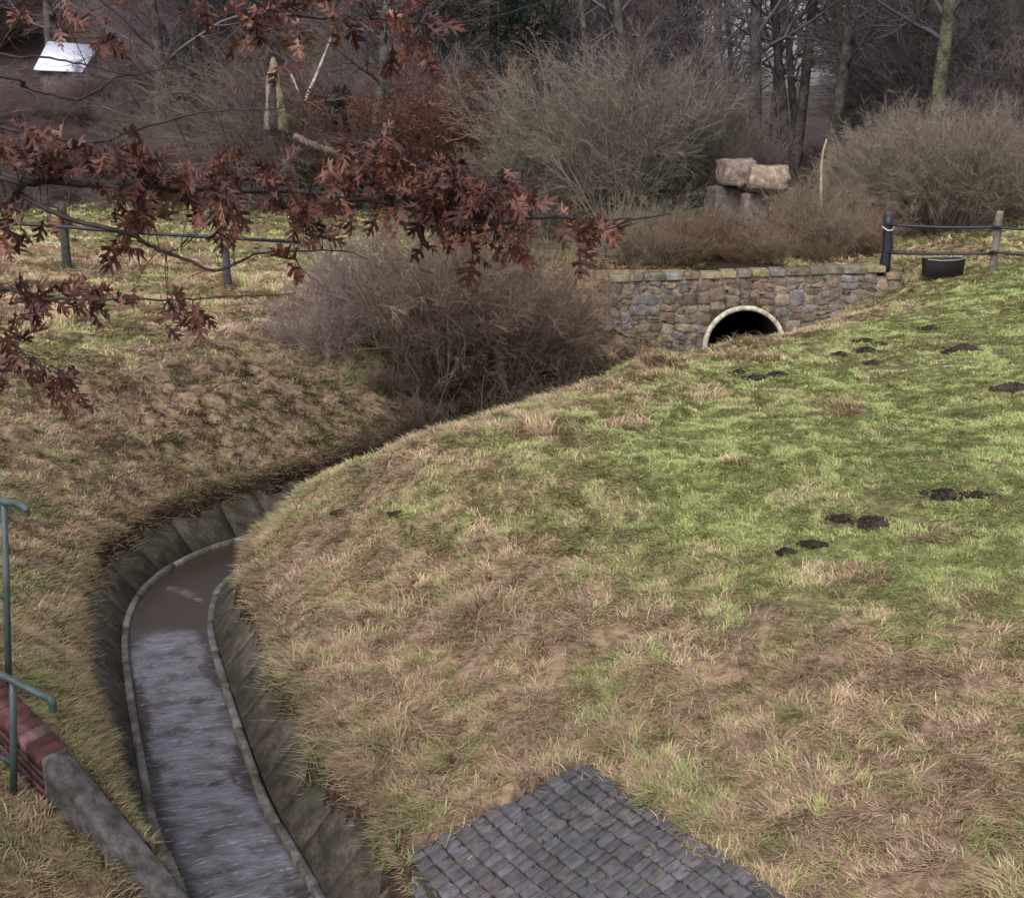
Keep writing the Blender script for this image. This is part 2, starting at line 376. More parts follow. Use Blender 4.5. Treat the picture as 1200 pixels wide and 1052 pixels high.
def wcol():
    k=np.arange(len(CL)); t=np.linspace(-1,1,19); yy=np.broadcast_to(CL[:,1][:,None],(len(k),19)); s=np.broadcast_to(CS[:,None],yy.shape)
    r=1-sm(yy+.25*t[None]**2,14.15,14.4)
    tt=np.broadcast_to(t[None],yy.shape)
    edge=1-.85*sm(np.abs(tt)+.9*(fbm(s*1.3,tt*1.5,1,3,8)-.5),.68,.86)
    sc_=np.interp(15.75,CL[:,1][:420],CS[:420]) if False else float(CS[np.argmin(np.hypot(CL[:,0]+4.27,CL[:,1]-15.6))])
    riff=sm(np.exp(-(((s-sc_)+.30*tt+.25*tt**2)/.10)**2)*(1-sm(np.abs(tt-.1),.5,.8))*(.6+.8*fbm(s*4,tt*4,1,3,8)),.35,.8)*(1-r)
    stp=np.zeros_like(s)
    for q0 in np.arange(6.0,15.2,.83):
        q=q0+.25*math.sin(q0*7); ph=q+.10*(vn(tt*2.3+q0,tt*0+q0)-.5); stp=np.maximum(stp,np.exp(-((s-ph)/.035)**2))
    return np.stack([.16+.8*r,np.clip(r*edge+.3*riff+.7*stp*r,0,1),np.clip(.9*r+stp*r+.6*riff,0,1.6)],-1).reshape(-1,3)
# ribbon with uv
water=ribbon('water',HW-.005,wz,wm,wcol(),nw=19)
uv=water.data.uv_layers.new(name='UVMap'); vi=np.empty(len(water.data.loops),np.int32); water.data.loops.foreach_get('vertex_index',vi)
S=np.repeat(CS,19); Tt=np.tile(np.linspace(-1,1,19),len(CS))
U=np.stack([Tt*.465,S],-1)
uv.data.foreach_set('uv',U[vi].astype(np.float32).ravel())
tag(water,'shallow rippling stream reflecting a pale sky','water',kind='structure')

# ------------------------------------------------------------------ chamfered stone generator
def stone(mb,poly,n,up,o,h,ch,col,dome=.0):
    """poly (k,2) in plane coords (u,v); o origin, up = (U,V) vectors, n normal"""
    U,Vv=up; k=len(poly); poly=np.array(poly); c=poly.mean(0)
    P=lambda q,z: o+q[:,0:1]*U+q[:,1:2]*Vv+n*z
    ins=poly+(c-poly)/np.maximum(np.linalg.norm(c-poly,axis=1)[:,None],1e-3)*ch
    ins2=c+(ins-c)*.55
    V=np.concatenate([P(poly,-.06),P(poly,h-ch*.8),P(ins,h+rng.normal(0,ch*.08,(k,1))),P(ins2,h+dome+rng.normal(0,ch*.12,(k,1))),P(c[None],h+dome*1.1)])
    F=[]
    for i in range(k):
        j=(i+1)%k
        for a in range(3): F.append((a*k+i,a*k+j,(a+1)*k+j,(a+1)*k+i))
        F.append((3*k+i,3*k+j,4*k))
    mb.add(V,F,col)
def roundrect(x0,y0,x1,y1,j,r):
    w,h=x1-x0,y1-y0; r=min(r,w*.45,h*.45)
    p=[(x0+r,y0),((x0+x1)/2,y0),(x1-r,y0),(x1,y0+r),(x1,(y0+y1)/2),(x1,y1-r),(x1-r,y1),((x0+x1)/2,y1),(x0+r,y1),(x0,y1-r),(x0,(y0+y1)/2),(x0,y0+r)]
    return np.array(p)+rng.normal(0,j,(12,2))
# ------------------------------------------------------------------ sett apron
n0=np.array([.91,.41]); e0=np.array([APR[2][0]-APR[1][0],APR[2][1]-APR[1][1]]); e0/=np.linalg.norm(e0)   # course direction = right edge
cr=np.array([-e0[1],e0[0]]);  # across courses
if cr[0]>0: cr=-cr
sl=np.array([n0[0]*.33,n0[1]*.33]); nrm=np.array([-sl[0],-sl[1],1]); nrm/=np.linalg.norm(nrm)
U3=np.array([e0[0],e0[1],e0@sl]); V3=np.array([cr[0],cr[1],cr@sl])
O3=np.array([APR[1][0],APR[1][1],PH+.02+.33*((APR[1][0]+.78)*.91+(APR[1][1]-8.64)*.41)])
ap=MB(); v=-.35; 
while v<3.6:
    wv=rng.uniform(.108,.138); u=-2.6+rng.uniform(0,.1)
    while u<4.2:
        wu=rng.uniform(.07,.112)
        if rng.random()<.12: wu*=1.5
        um,vm=u+wu/2,v+wv/2; q=O3[:2]+e0*um+cr*vm
        if in_apron(np.array([q[0]]),np.array([q[1]]),.05)[0]:
            tone=rng.uniform(.75,1.25); hue=rng.random()
            col=np.array([.083,.081,.085])*tone
            if hue<.18: col=np.array([.09,.083,.075])*tone
            elif hue<.3: col=np.array([.075,.078,.068])*tone
            elif hue<.36: col=np.array([.075,.062,.066])*tone
            g=.0035
            wob=.02*math.sin(um*2.1+1)
            dz=rng.normal(0,.004)+.02*(float(vn(um*1.3,vm*1.3))-.5)
            stone(ap,roundrect(u+g,v+g+wob,u+wu-g,v+wv-g+wob,.005,.010),nrm,(U3,V3),O3,dz+.0,.007,col,.001)
        u+=wu
    v+=wv
tag(ap.build('sett_paving',M['sett'],smooth=False),'sloping patch of dark blue-grey stone setts beside the channel','paving',kind='structure')

# ------------------------------------------------------------------ headwall
hw=empty('stone_headwall',(WR[0],WY,0),label='rubble stone headwall with coping built around the round culvert mouth',cat='wall')
hwo=np.array([WR[0],WY,0])
X0,X1=2.2,8.15; 
def ztopw(x): return 2.50+(x-X0)*(2.72-2.50)/(8.15-X0)
# mortar core with opening
core=MB(); xs=np.unique(np.concatenate([np.linspace(X0,X1+.6,24),WR[0]+WR[2]*np.cos(np.linspace(0,math.pi,25))]))
V=[];Fq=[]
for i in range(len(xs)-1):
    a,b=xs[i],xs[i+1]
    def lo(x): 
        dx=x-WR[0]; return WR[1]+math.sqrt(max(WR[2]**2-dx*dx,0)) if abs(dx)<WR[2]-1e-6 else (-.5 if not(abs(dx)<WR[2]+1e-6) else WR[1])
    za,zb=lo(a),lo(b); inside=abs((a+b)/2-WR[0])<WR[2]
    if not inside: za=zb=-.5
    ta=ztopw(min(a,X1))-.1; tb=ztopw(min(b,X1))-.1
    if a>X1-.01: ta=tb=2.45
    k=len(V)
    for yy in (-.012,.42):
        V+=[(a-WR[0],yy,za),(b-WR[0],yy,zb),(b-WR[0],yy,tb),(a-WR[0],yy,ta)]
    Fq+=[(k,k+1,k+2,k+3),(k+4,k+7,k+6,k+5),(k+3,k+2,k+6,k+7),(k,k+4,k+5,k+1),(k,k+3,k+7,k+4),(k+1,k+5,k+6,k+2)]
core.add(V,Fq,(.15,.13,.105)); core.build('mortar_core',M['rubble'],hw)
st=MB(); cp=MB()
cols=[(.23,.185,.135),(.21,.18,.14),(.19,.175,.155),(.22,.165,.125),(.27,.235,.18),(.16,.14,.115),(.21,.205,.205),(.24,.205,.135)]
def part(x0,z0,x1,z1):
    w,h=x1-x0,z1-z0
    if w>.56*rng.uniform(.7,1.5) or w>h*2.9:
        t=x0+w*rng.uniform(.35,.65); part(x0,z0,t,z1); part(t,z0,x1,z1)
    elif h>.27*rng.uniform(.7,1.5):
        t=z0+h*rng.uniform(.38,.62); part(x0,z0,x1,t); part(x0,t,x1,z1)
    else:
        cx,cz=(x0+x1)/2,(z0+z1)/2
        p=roundrect(x0+.008,z0+.008,x1-.008,z1-.008,.014,.05)
        dx=p[:,0]-WR[0]; dzz=p[:,1]-WR[1]; r=np.hypot(dx,dzz)
        if math.hypot(cx-WR[0],cz-WR[1])<WR[2]+.06: return
        f=np.maximum(1,(WR[2]+.03)/np.maximum(r,.01)); p=np.stack([WR[0]+dx*f,WR[1]+dzz*f],1)
        p[:,1],p[:,0]=p[:,1]+.17*(vn(p[:,0]*2.3,p[:,1]*2.3)-.5),p[:,0]+.17*(vn(p[:,0]*2.3+9,p[:,1]*2.3)-.5)
        c=np.array(cols[rng.integers(len(cols))])*rng.uniform(.6,1.0)*np.array([1.0,.97,.93])
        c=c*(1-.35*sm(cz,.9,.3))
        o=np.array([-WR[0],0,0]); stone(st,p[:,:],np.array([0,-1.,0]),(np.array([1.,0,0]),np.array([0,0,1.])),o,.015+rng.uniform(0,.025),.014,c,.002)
zc=0.0
part(X0,-.1,X0+2.0,2.36); part(X0+2.0,-.1,X0+4.0,2.42); part(X0+4.0,-.1,X1,2.46)
part(X1,1.9,X1+.6,2.42)
st.build('rubble_facing',M['rubble'],hw)
x=X0
while x<X1+.55:
    w=rng.uniform(.25,.55); w=min(w,X1+.6-x)
    zt=ztopw(min(x,X1)) if x<X1-.1 else 2.55
    p=roundrect(x+.01,-.06,x+w-.01,.46,.008,.03)
    c=np.array(cols[rng.integers(len(cols))])*rng.uniform(.6,1.0)*np.array([.95,.98,.85])
    stone(cp,p,np.array([0,0,1.]),(np.array([1.,0,0]),np.array([0,1.,0])),np.array([-WR[0],0,zt-.10]),.085+rng.uniform(-.012,.012),.02,c,.004)
    x+=w
cp.build('coping',M['rubble'],hw)
# pipe ring
rp=MB(); 
def ring(r0,r1,y0,y1,col,n=48,a0=0,a1=2*math.pi):
    A=np.linspace(a0,a1,n+1); V=[];F=[]
    for a in A:
        ca,sa=math.cos(a),math.sin(a)
        V+=[(r1*ca,y0,WR[1]+r1*sa),(r0*ca,y0,WR[1]+r0*sa),(r0*ca,y1,WR[1]+r0*sa),(r1*ca,y1,WR[1]+r1*sa)]
    for k in range(n):
        for i in range(4): F.append((k*4+i,(k+1)*4+i,(k+1)*4+(i+1)%4,k*4+(i+1)%4))
    rp.add(V,F,col)
ring(WR[2]-.085,WR[2]+.012,-.12,.1,(.46,.45,.43))
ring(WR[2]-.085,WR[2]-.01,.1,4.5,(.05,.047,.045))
rp.build('concrete_pipe',M['concrete'],hw,smooth=False)
bk=MB(); bk.box((0,4.6,WR[1]),(2.2,.1,2.2),col=(.01,.01,.01)); bk.build('pipe_dark_end',M['soil'],hw)  # added black cap stands in for the unlit depth of the pipe

# ------------------------------------------------------------------ wing wall + brick
ww=empty('wing_wall',tuple(WW[2]),label='raking concrete wing wall capped with red bricks at its upper end',cat='wall')
wo=WW[2].copy()
def wallmesh(name,P,thick,h0,m,colf,seg=14,proud=0,cham=.025):
    P=np.array(P); d=np.concatenate([[0],np.cumsum(np.linalg.norm(np.diff(P,axis=0),axis=1))]); s=np.linspace(0,d[-1],seg)
    Q=np.stack([np.interp(s,d,P[:,i]) for i in range(3)],1); T=np.gradient(Q,axis=0)[:,:2]; T/=np.linalg.norm(T,axis=1)[:,None]
    N=np.stack([T[:,1],-T[:,0]],1)  # toward the near side
    mb=MB(); V=[]
    for i in range(seg):
        for o,z in ((-thick/2,-h0),(-thick/2,-cham),(-thick/2+cham,0),(thick/2-cham,0),(thick/2,-cham),(thick/2,-h0)):
            jz=rng.normal(0,.006); V.append((Q[i,0]-N[i,0]*o*-1-wo[0],Q[i,1]-N[i,1]*o*-1-wo[1],Q[i,2]+z+jz-wo[2]))
    F=[]
    for i in range(seg-1):
        for k in range(5): F.append((i*6+k,i*6+k+1,(i+1)*6+k+1,(i+1)*6+k))
    F+=[(5,4,3,2,1,0),tuple((seg-1)*6+k for k in range(6))]
    mb.add(V,F,colf); return mb.build(name,m,ww)
wcm=mat('stained_concrete',.85,.3,noise=[(3.5,(.6,.62,.56),(1.2,1.15,1.2)),(11,(.55,.56,.56),(1.3,1.3,1.32)),(60,(.8,.8,.8),(1.15,1.15,1.15))],bump=(40,.6,.012))
wallmesh('concrete_cheek',[WW[2]+np.array([.02,-.013,-.02]),WW[3],WW[4],WW[4]+np.array([.3,-.2,-.3])],.23,.9,wcm,(.075,.07,.066),26)
bm=MB(); A=WW[2];B=WW[0]; D=B-A; Ln=np.linalg.norm(D[:2]); t2=D[:2]/Ln; sl_=D[2]/Ln
nn=np.array([t2[1],-t2[0]]); 
if nn[1]>0: nn=-nn
def bx(s0,s1,w0,w1,z1,z0,col):
    V=[]
    for s in (s0,s1):
        for w in (w0,w1):
            for z in (z0,z1):
                p=A[:2]+t2*s+nn*w; V.append((p[0]-wo[0],p[1]-wo[1],A[2]+sl_*s+z-wo[2]))
    V=np.array(V)+rng.normal(0,.002,(8,3))
    bm.add(V,[(0,1,3,2),(4,6,7,5),(0,4,5,1),(2,3,7,6),(1,5,7,3),(0,2,6,4)],col)
s=0.01
while s<1.5:
    c=np.array([.105,.043,.04])*rng.uniform(.65,1.2)
    if rng.random()<.25: c=np.array([.15,.09,.075])*rng.uniform(.7,1.1)
    bx(s,s+.070,-.125,.125,0,-.115,c); s+=.082
for row in range(5):
    z1=-.127-row*.078; s=.01-(row%2)*.06
    while s<1.5:
        a=max(s,.01); 
        bx(a,s+.235,-.118,.118,z1,z1-.066,np.array([.075,.036,.032])*rng.uniform(.5,1.2)); s+=.247
bm.build('brick_cap',M['brick'],ww)
mm_=MB(); V=[]
for s in (.005,1.5):
    for w in (-.112,.112):
        for z in (-.9,-.008):
            p=A[:2]+t2*s+nn*w; V.append((p[0]-wo[0],p[1]-wo[1],A[2]+sl_*s+z-wo[2]))
mm_.add(V,[(0,1,3,2),(4,6,7,5),(0,4,5,1),(2,3,7,6),(1,5,7,3),(0,2,6,4)],(.13,.12,.11)); mm_.build('mortar_bed',M['rubble'],ww)

# ------------------------------------------------------------------ handrails
def smoothpath(P,n=6):
    P=np.array(P,float); out=[]
    for i in range(len(P)-1):
        p0=P[max(i-1,0)];p1=P[i];p2=P[i+1];p3=P[min(i+2,len(P)-1)]
        for k in range(n):
            t=k/n; out.append(.5*((2*p1)+(-p0+p2)*t+(2*p0-5*p1+4*p2-p3)*t*t+(-p0+3*p1-3*p2+p3)*t**3))
    out.append(P[-1]); return np.array(out)
def handrail(label,rail,posts,mids):
    o=np.array(posts[0][0]); t=empty('handrail',tuple(o),label=label,cat='handrail',group='green steel handrails')
    m=MB(); m.tube(smoothpath(np.array(rail)-o,8),.030,12); m.build('rail',M['rail'],t,smooth=True)
    for b,tp in posts:
        m=MB(); m.tube([np.array(b)-o,(np.array(b)+np.array(tp))/2-o,np.array(tp)-o],.027,12); m.build('post',M['rail'],t,smooth=True)
        m=MB(); f=np.array(b)-o; m.tube([f+(0,0,.0),f+(0,0,.05)],.05,12); 
    for a,b in mids:
        m=MB(); m.tube([np.array(a)-o,np.array(b)-o],.02,10); m.build('lower_rail',M['rail'],t,smooth=True)
pa=at(6,785,Y=9.6); pt=at(5,592,Y=9.6)
handrail('taller green steel handrail ending in a down-turned hook above the brick wall',
  [at(-240,500,Y=10.5),at(-60,562,Y=9.85),at(0,586,Y=9.6),at(20,590,Y=9.5),at(30,596,Y=9.45),at(31,604,Y=9.45)],
  [(pa-np.array([0,0,.35]),pt),(at(-190,700,Y=10.3),at(-190,517,Y=10.3))],[(at(-190,650,Y=10.3),at(5,700,Y=9.6))])
pb=at(14,913,Y=8.72); pbt=at(15,799,Y=8.72)
handrail('lower green steel handrail on a short post in front of the brick wall',
  [at(-200,690,Y=9.3),at(-40,770,Y=8.9),at(14,797,Y=8.72),at(48,814,Y=8.62),at(60,820,Y=8.58),at(62,833,Y=8.58)],
  [(pb-np.array([0,0,.15]),pbt),(at(-150,830,Y=9.2),at(-150,713,Y=9.2))],[(at(-150,810,Y=9.2),at(13,893,Y=8.72))])

# ------------------------------------------------------------------ grass
def blades(n,xr,yr,dens,Lr,wid,mask=None,seed=0,lean=(.7,1.3)):
    """clumped blades"""
    x=rng.uniform(*xr,n);y=rng.uniform(*yr,n)
    return x,y
def make_blades(x,y,length,width,az,lean,col,z=None):
    n=len(x); z=zat(x,y) if z is None else z
    d=np.stack([np.cos(az),np.sin(az)],1); side=np.stack([-d[:,1],d[:,0]],1)*(width/2)[:,None]
    l=length[:,None]
    up=np.cos(lean)[:,None]; hz=np.sin(lean)[:,None]
    b=np.stack([x,y,z-.01],1)
    m=b+np.concatenate([d*hz*l*.45,up*l*.55],1)
    t=b+np.concatenate([d*(hz*1.25)*l,np.maximum(up*l*.78,.01)],1)
    s3=np.concatenate([side,np.zeros((n,1))],1)
    V=np.stack([b-s3,b+s3,m+s3*.8,m-s3*.8,t],1).reshape(-1,3)
    I=np.arange(n)[:,None]*5
    C=np.repeat(col,5,axis=0)
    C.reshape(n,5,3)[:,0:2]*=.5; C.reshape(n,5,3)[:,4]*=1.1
    return V,I+np.array([0,1,2,3]),I+np.array([3,2,4]),C
PV=[];PQ=[];PT=[];PC=[];off=0
def emit(*a,**k):
    global off
    V,Q,T,C=make_blades(*a,**k); PV.append(V);PQ.append(Q+off);PT.append(T+off);PC.append(C); off+=len(V)
STRAW=np.array([.62,.485,.31]); STRAW2=np.array([.42,.305,.20]); BRN=np.array([.21,.135,.092]); GRN=np.array([.265,.335,.105]); GRN2=np.array([.41,.465,.18]); MOSS=np.array([.22,.21,.08])
# spots with long pale tussocks (x,y,r)
TUSS=[]
for px,py,r in [(880,400,.5),(895,425,.6),(850,420,.4),(770,425,.5),(780,445,.5),(975,490,.6),(860,545,.35),(725,500,.6),(640,510,.6),(720,450,.5),(905,395,.3),(860,385,.25),(930,300,.5),(1110,300,.6),(820,465,.5),(330,640,.4),(540,840,.4),(340,720,.4),(450,720,.5),(560,640,.5),(960,650,.35),(1020,655,.35),(300,360,1),(200,330,1.2),(80,400,1)]:
    p=at(px,py,z=2.0); TUSS.append((p[0],p[1],r))
_H=rng.random((512,512,6))
def cell(x,y,sz):
    wx=x+.12*(fbm(x,y,5,2,101)-.5)*2; wy=y+.12*(fbm(x,y,5,2,131)-.5)*2
    i=np.floor(wx/sz).astype(int)&511; j=np.floor(wy/sz).astype(int)&511
    return _H[i,j]
def zone(n,xr,yr,L0,w0,csz):
    k=9; m=n//k
    cx=rng.uniform(*xr,m);cy=rng.uniform(*yr,m)
    vis=np.abs(cx)<.45*cy+1.0; cx,cy=cx[vis],cy[vis]
    s=sat_(cx,cy); d=edge_d(cx,cy,s)
    a=WW[1,:2];b=WW[4,:2]; e=(b-a)/np.linalg.norm(b-a); side=(cx-a[0])*e[1]-(cy-a[1])*e[0]; al=(cx-a[0])*e[0]+(cy-a[1])*e[1]
    ok=(d>-.02)&~(in_apron(cx,cy,-.02)&in_apron(cx,cy,.05-.13*sm(fbm(cx,cy,2.4,3,210),.42,.75))&(rng.random(len(cx))>.006))&~((np.abs(side)<.14)&(al>-1)&(al<2.15)&(s<0)) & ~((cy>WY-.08)&(cy<WY+.42)&(cx>2.0)&(cx<8.8))
    bare=fbm(cx,cy,2.3,3,40); fine=fbm(cx,cy,7,2,140)
    ok&=(bare*.6+fine*.4)<rng.uniform(.50,.72,len(cx))+.12*sm(s,3,6)*(cy>11)
    cx,cy,s,d=cx[ok],cy[ok],s[ok],d[ok]
    H=cell(cx,cy,csz); H2=cell(cx+40,cy+17,csz*2.6)
    g=greenness(cx,cy,s)
    tl=L0*(.7+.7*H[:,0])*(1-.58*g)*rng.uniform(.7,1.3,len(cx))
    tus=np.zeros(len(cx))
    for (tx,ty,r) in TUSS: tus=np.maximum(tus,1-sm(np.hypot(cx-tx,(cy-ty)*.8),r*.3,r))
    tus*=H[:,5]>.25
    tl*=1+1.3*tus; g=g*(1-tus)
    N=len(cx)*k; x=np.repeat(cx,k)+rng.normal(0,.03,N); y=np.repeat(cy,k)+rng.normal(0,.03,N)
    G=np.repeat(g,k); Ls=np.repeat(tl,k)*rng.uniform(.5,1.25,N)
    flow=np.repeat(6.283*(H[:,1]*.55+H2[:,1]*.6)+rng.normal(0,.45,len(cx)),k)+rng.normal(0,.55,N)
    zx=(zat(x+.3,y)-zat(x-.3,y))/.6; zy=(zat(x,y+.3)-zat(x,y-.3))/.6; sl=np.hypot(zx,zy)
    w=sm(sl,.3,.9)*.7; az=np.where(rng.random(N)<w,np.arctan2(-zy,-zx)+rng.normal(0,.7,N),flow)
    lean=np.clip(rng.normal(1.12,.3,N)-.2*G-.35*np.repeat(tus,k),.1,1.52)
    wd=w0*rng.uniform(.55,1.5,N)
    r=rng.random(N)[:,None]
    st=STRAW*(1-r)+STRAW2*r
    hb=np.repeat(H[:,2]*.5+H2[:,2]*.5,k)
    st=np.where((rng.random(N)<np.clip((hb-.5)*2.2,.06,.75))[:,None],st*.35+BRN*.65,st)
    gr=GRN*(1-r)+GRN2*r
    gp=np.clip(G*1.0+.05+(np.repeat(H[:,3]+H2[:,3],k)-1)*.55*(1-.6*G),.0,.9)
    gp=np.where(np.repeat(H[:,4],k)>.93,np.maximum(gp,.55),gp)
    c=np.where((rng.random(N)<gp)[:,None],gr,st)
    S=np.repeat(s,k)[:,None]; D=np.repeat(d,k)[:,None]
    Yb_=np.repeat(cy,k)[:,None]; fz=sm(Yb_,17,20)
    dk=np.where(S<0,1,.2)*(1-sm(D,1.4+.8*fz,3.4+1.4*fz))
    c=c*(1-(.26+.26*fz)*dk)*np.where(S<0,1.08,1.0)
    ms=np.where(S<0,1,.2)*(1-sm(D,.5,1.8))*(y<15)[:,None]*.25
    c=c*(1-ms)+MOSS*ms
    c=c*np.repeat((.72+.5*H[:,5:6]*.6+.5*H2[:,5:6]*.4)*(1-g[:,None])+.98*g[:,None],k,axis=0)*rng.uniform(.7,1.25,(N,1))
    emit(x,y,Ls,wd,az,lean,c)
zone(480000,(-6.5,6.5),(6.0,12.0),.115,.0075,.15)
zone(500000,(-8.5,9),(12.0,18.5),.125,.011,.2)
zone(420000,(-11.5,12.5),(18.5,29.5),.13,.017,.3)
zone(160000,(-20,18),(29.5,44),.17,.035,.5)
# overhanging fringe along the concrete edges
k=rng.integers(60,len(CL)-30,26000); sd=np.where(rng.random(26000)<.5,-1,1); o=HW+PR+rng.uniform(-.0,.14,26000)
x=CL[k,0]+CN[k,0]*sd*o+rng.normal(0,.04,len(k)); y=CL[k,1]+CN[k,1]*sd*o+rng.normal(0,.04,len(k))
ok=(y>6)&~in_apron(x,y,.06)&(fbm(x,y,2.2,2,90)>.36)&(y<WY-.1); x,y,k2,sd2=x[ok],y[ok],k[ok],sd[ok]
az=np.arctan2(-CN[k2,1]*sd2,-CN[k2,0]*sd2)+rng.normal(0,.6,len(x))
r=rng.random((len(x),1)); c=STRAW*(1-r)+BRN*r; c=np.where(rng.random((len(x),1))<.3,MOSS,c)*rng.uniform(.5,1,(len(x),1))
emit(x,y,rng.uniform(.06,.2,len(x)),rng.uniform(.004,.01,len(x)),az,np.clip(rng.normal(1.1,.25,len(x)),.2,1.5),c,z=zat(x,y)+.03)
gr=mesh_np('grass',np.concatenate(PV),[np.concatenate(PQ),np.concatenate(PT)],M['grass'],col=np.concatenate(PC))
tag(gr,'straw-coloured and green winter grass covering banks and field','grass',kind='stuff')
del PV,PQ,PT,PC

# ------------------------------------------------------------------ molehills
MH=[(1022,611,.15,'dark fresh molehill, biggest of the pair in the green field'),(988,607,.10,'small flattened molehill just left of the biggest one'),(1107,579,.16,'wide crumbly molehill in the field below the fence'),(1145,580,.11,'molehill right beside the wide crumbly one'),
(1130,408,.20,'tall dark molehill nearest below the trough end'),(1114,412,.12,'low molehill touching the left foot of the tall dark one'),(1015,399,.15,'upper of three black molehills grouped up the field'),(1016,409,.13,'lower of three black molehills grouped up the field'),(1032,402,.09,'smallest of three black molehills grouped up the field'),
(1022,425,.13,'flat molehill below the group of three'),(985,414,.13,'greenish low molehill left of the group of three'),(886,442,.13,'dark molehill below the culvert mouth'),(866,436,.13,'greyish molehill left of the dark one below the culvert'),(910,438,.13,'brownish molehill right of the dark one below the culvert'),
(1090,384,.15,'flat dark molehill farthest up the field'),(1190,455,.22,'long dark molehill at the right edge of the field'),(952,637,.085,'molehill of dark clods at the head of a bare earth patch'),(922,646,.08,'brown molehill on the left of the bare earth patch'),(400,600,.09,'brown molehill on the crest above the channel bend'),(465,602,.09,'dark molehill second along the crest above the channel bend')]
def ground_hit(px,py):
    z=2.1
    for _ in range(25):
        p=at(px,py,z=z); z=.5*z+.5*float(zat(p[0],p[1]))
    return at(px,py,z=z)
for px,py,r,lab in MH:
    p=ground_hit(px,py+2); mb=MB(); r*=.88; nr,na=8,22; V=[(0,0,0)];
    hh=r*.46; sx=rng.uniform(.9,1.4); sd=rng.random()*99; tilt=rng.uniform(0,3)
    for i in range(1,nr+1):
        for j in range(na):
            a=j*2*math.pi/na; q=i/nr; rr=r*q*(.75+.55*float(vn(math.cos(a)*1.5+sd,math.sin(a)*1.5+sd)))
            z=hh*(1-q**1.6)*(.7+.6*float(vn(math.cos(a)*2+sd,q*2)))+rng.normal(0,.009)
            V.append((rr*math.cos(a)*sx,rr*math.sin(a)*.85,z-.02*(i==nr)*2))
    V[0]=(0,0,hh*.98)
    F=[(0,1+j,1+(j+1)%na) for j in range(na)]+[(1+i*na+j,1+(i+1)*na+j,1+(i+1)*na+(j+1)%na,1+i*na+(j+1)%na) for i in range(nr-1) for j in range(na)]
    mb.add(V,F,(.045,.033,.026))
    for _ in range(60):   # clods
        a=rng.uniform(0,6.28); q=rng.uniform(.2,1.6)*r; c0=np.array([q*math.cos(a)*sx,q*math.sin(a)*.85,max(hh*(1-(q/r)**1.6)*.9,0)+.008]); e=rng.uniform(.01,.025)
        mb.box(c0,(e*1.3,e,e),rz=a,col=np.array([.034,.025,.02])*rng.uniform(.7,1.5))
    zz=float(zat(p[0],p[1])); o=mb.build('molehill',M['soil'],smooth=False,loc=(p[0],p[1],zz+.01))
    tag(o,lab,'molehill','molehills scattered over the grass')

# ------------------------------------------------------------------ fences
def post_mesh(h,r,name,parent,loc,m,col=(.5,.5,.5),lean=(0,0),sides=9):
    mb=MB(); K=7; P=[]; 
    for i in range(K):
        t=i/(K-1); P.append((lean[0]*t+rng.normal(0,r*.06),lean[1]*t+rng.normal(0,r*.06),-.25+(h+.25)*t))
    mb.tube(P,[r*rng.uniform(.93,1.07) for _ in range(K-1)]+[r*.86],sides,col); o=mb.build(name,m,parent,smooth=True); o.location=loc; return o
ft=empty('field_fence',(0,0,0),label='post and black rail fence between headwall and right field edge',cat='fence')
A1=at(1038,306,Y=28.95); A2=ground_hit(1162,320); 
o=post_mesh(1.02,.115,'post',ft,(A1[0],A1[1],A1[2]),M['black']); o['label']='thick post wrapped in black sheet with a pale cord'
o2=o
mb=MB(); mb.tube([(.118*math.cos(a),.118*math.sin(a),.74+.03*math.sin(a)+.02*math.cos(a*2)) for a in np.linspace(0,2*math.pi,17)],.014,6,(.5,.5,.52),cap=False); c=mb.build('cord',mat('pale_cord',attr=False,base=(.5,.5,.54)),o2,smooth=True)
mb=MB(); mb.tube([(0,0,1.0),(.01,0,1.09)],[.07,.06],8,(1,1,1)); q=mb.build('post_core',M['wood'],o2,smooth=True); q.color=(.09,.085,.08,1)
o=post_mesh(1.35,.085,'post',ft,(A2[0],A2[1],A2[2]),M['wood'],(1,1,1),lean=(.05,0)); o.color=(.15,.13,.11,1); o['label']='bare weathered wooden post'
A3=at(1290,318,Y=27.6); o=post_mesh(1.35,.08,'post',ft,(A3[0],A3[1],float(zat(A3[0],A3[1]))),M['wood'],(1,1,1)); o.color=(.14,.12,.1,1)
def sag(a,b,s,n=9): return [tuple(np.array(a)*(1-t)+np.array(b)*t-np.array([0,0,s*4*t*(1-t)])) for t in np.linspace(0,1,n)]
yy=A2[1]-.1
for (pa_,pb_,r,s) in ((at(1040,263,Y=28.85),at(1174,266,Y=yy),.035,.04),(at(1164,266,Y=yy),at(1300,272,Y=27.5),.028,.03),(at(1040,296,Y=28.85),at(1164,297,Y=yy),.03,.02),(at(1160,295,Y=yy),at(1300,306,Y=27.5),.032,.01)):
    mb=MB(); mb.tube(sag(pa_,pb_,s),r,7); mb.build('rail',M['black'],ft,smooth=True)
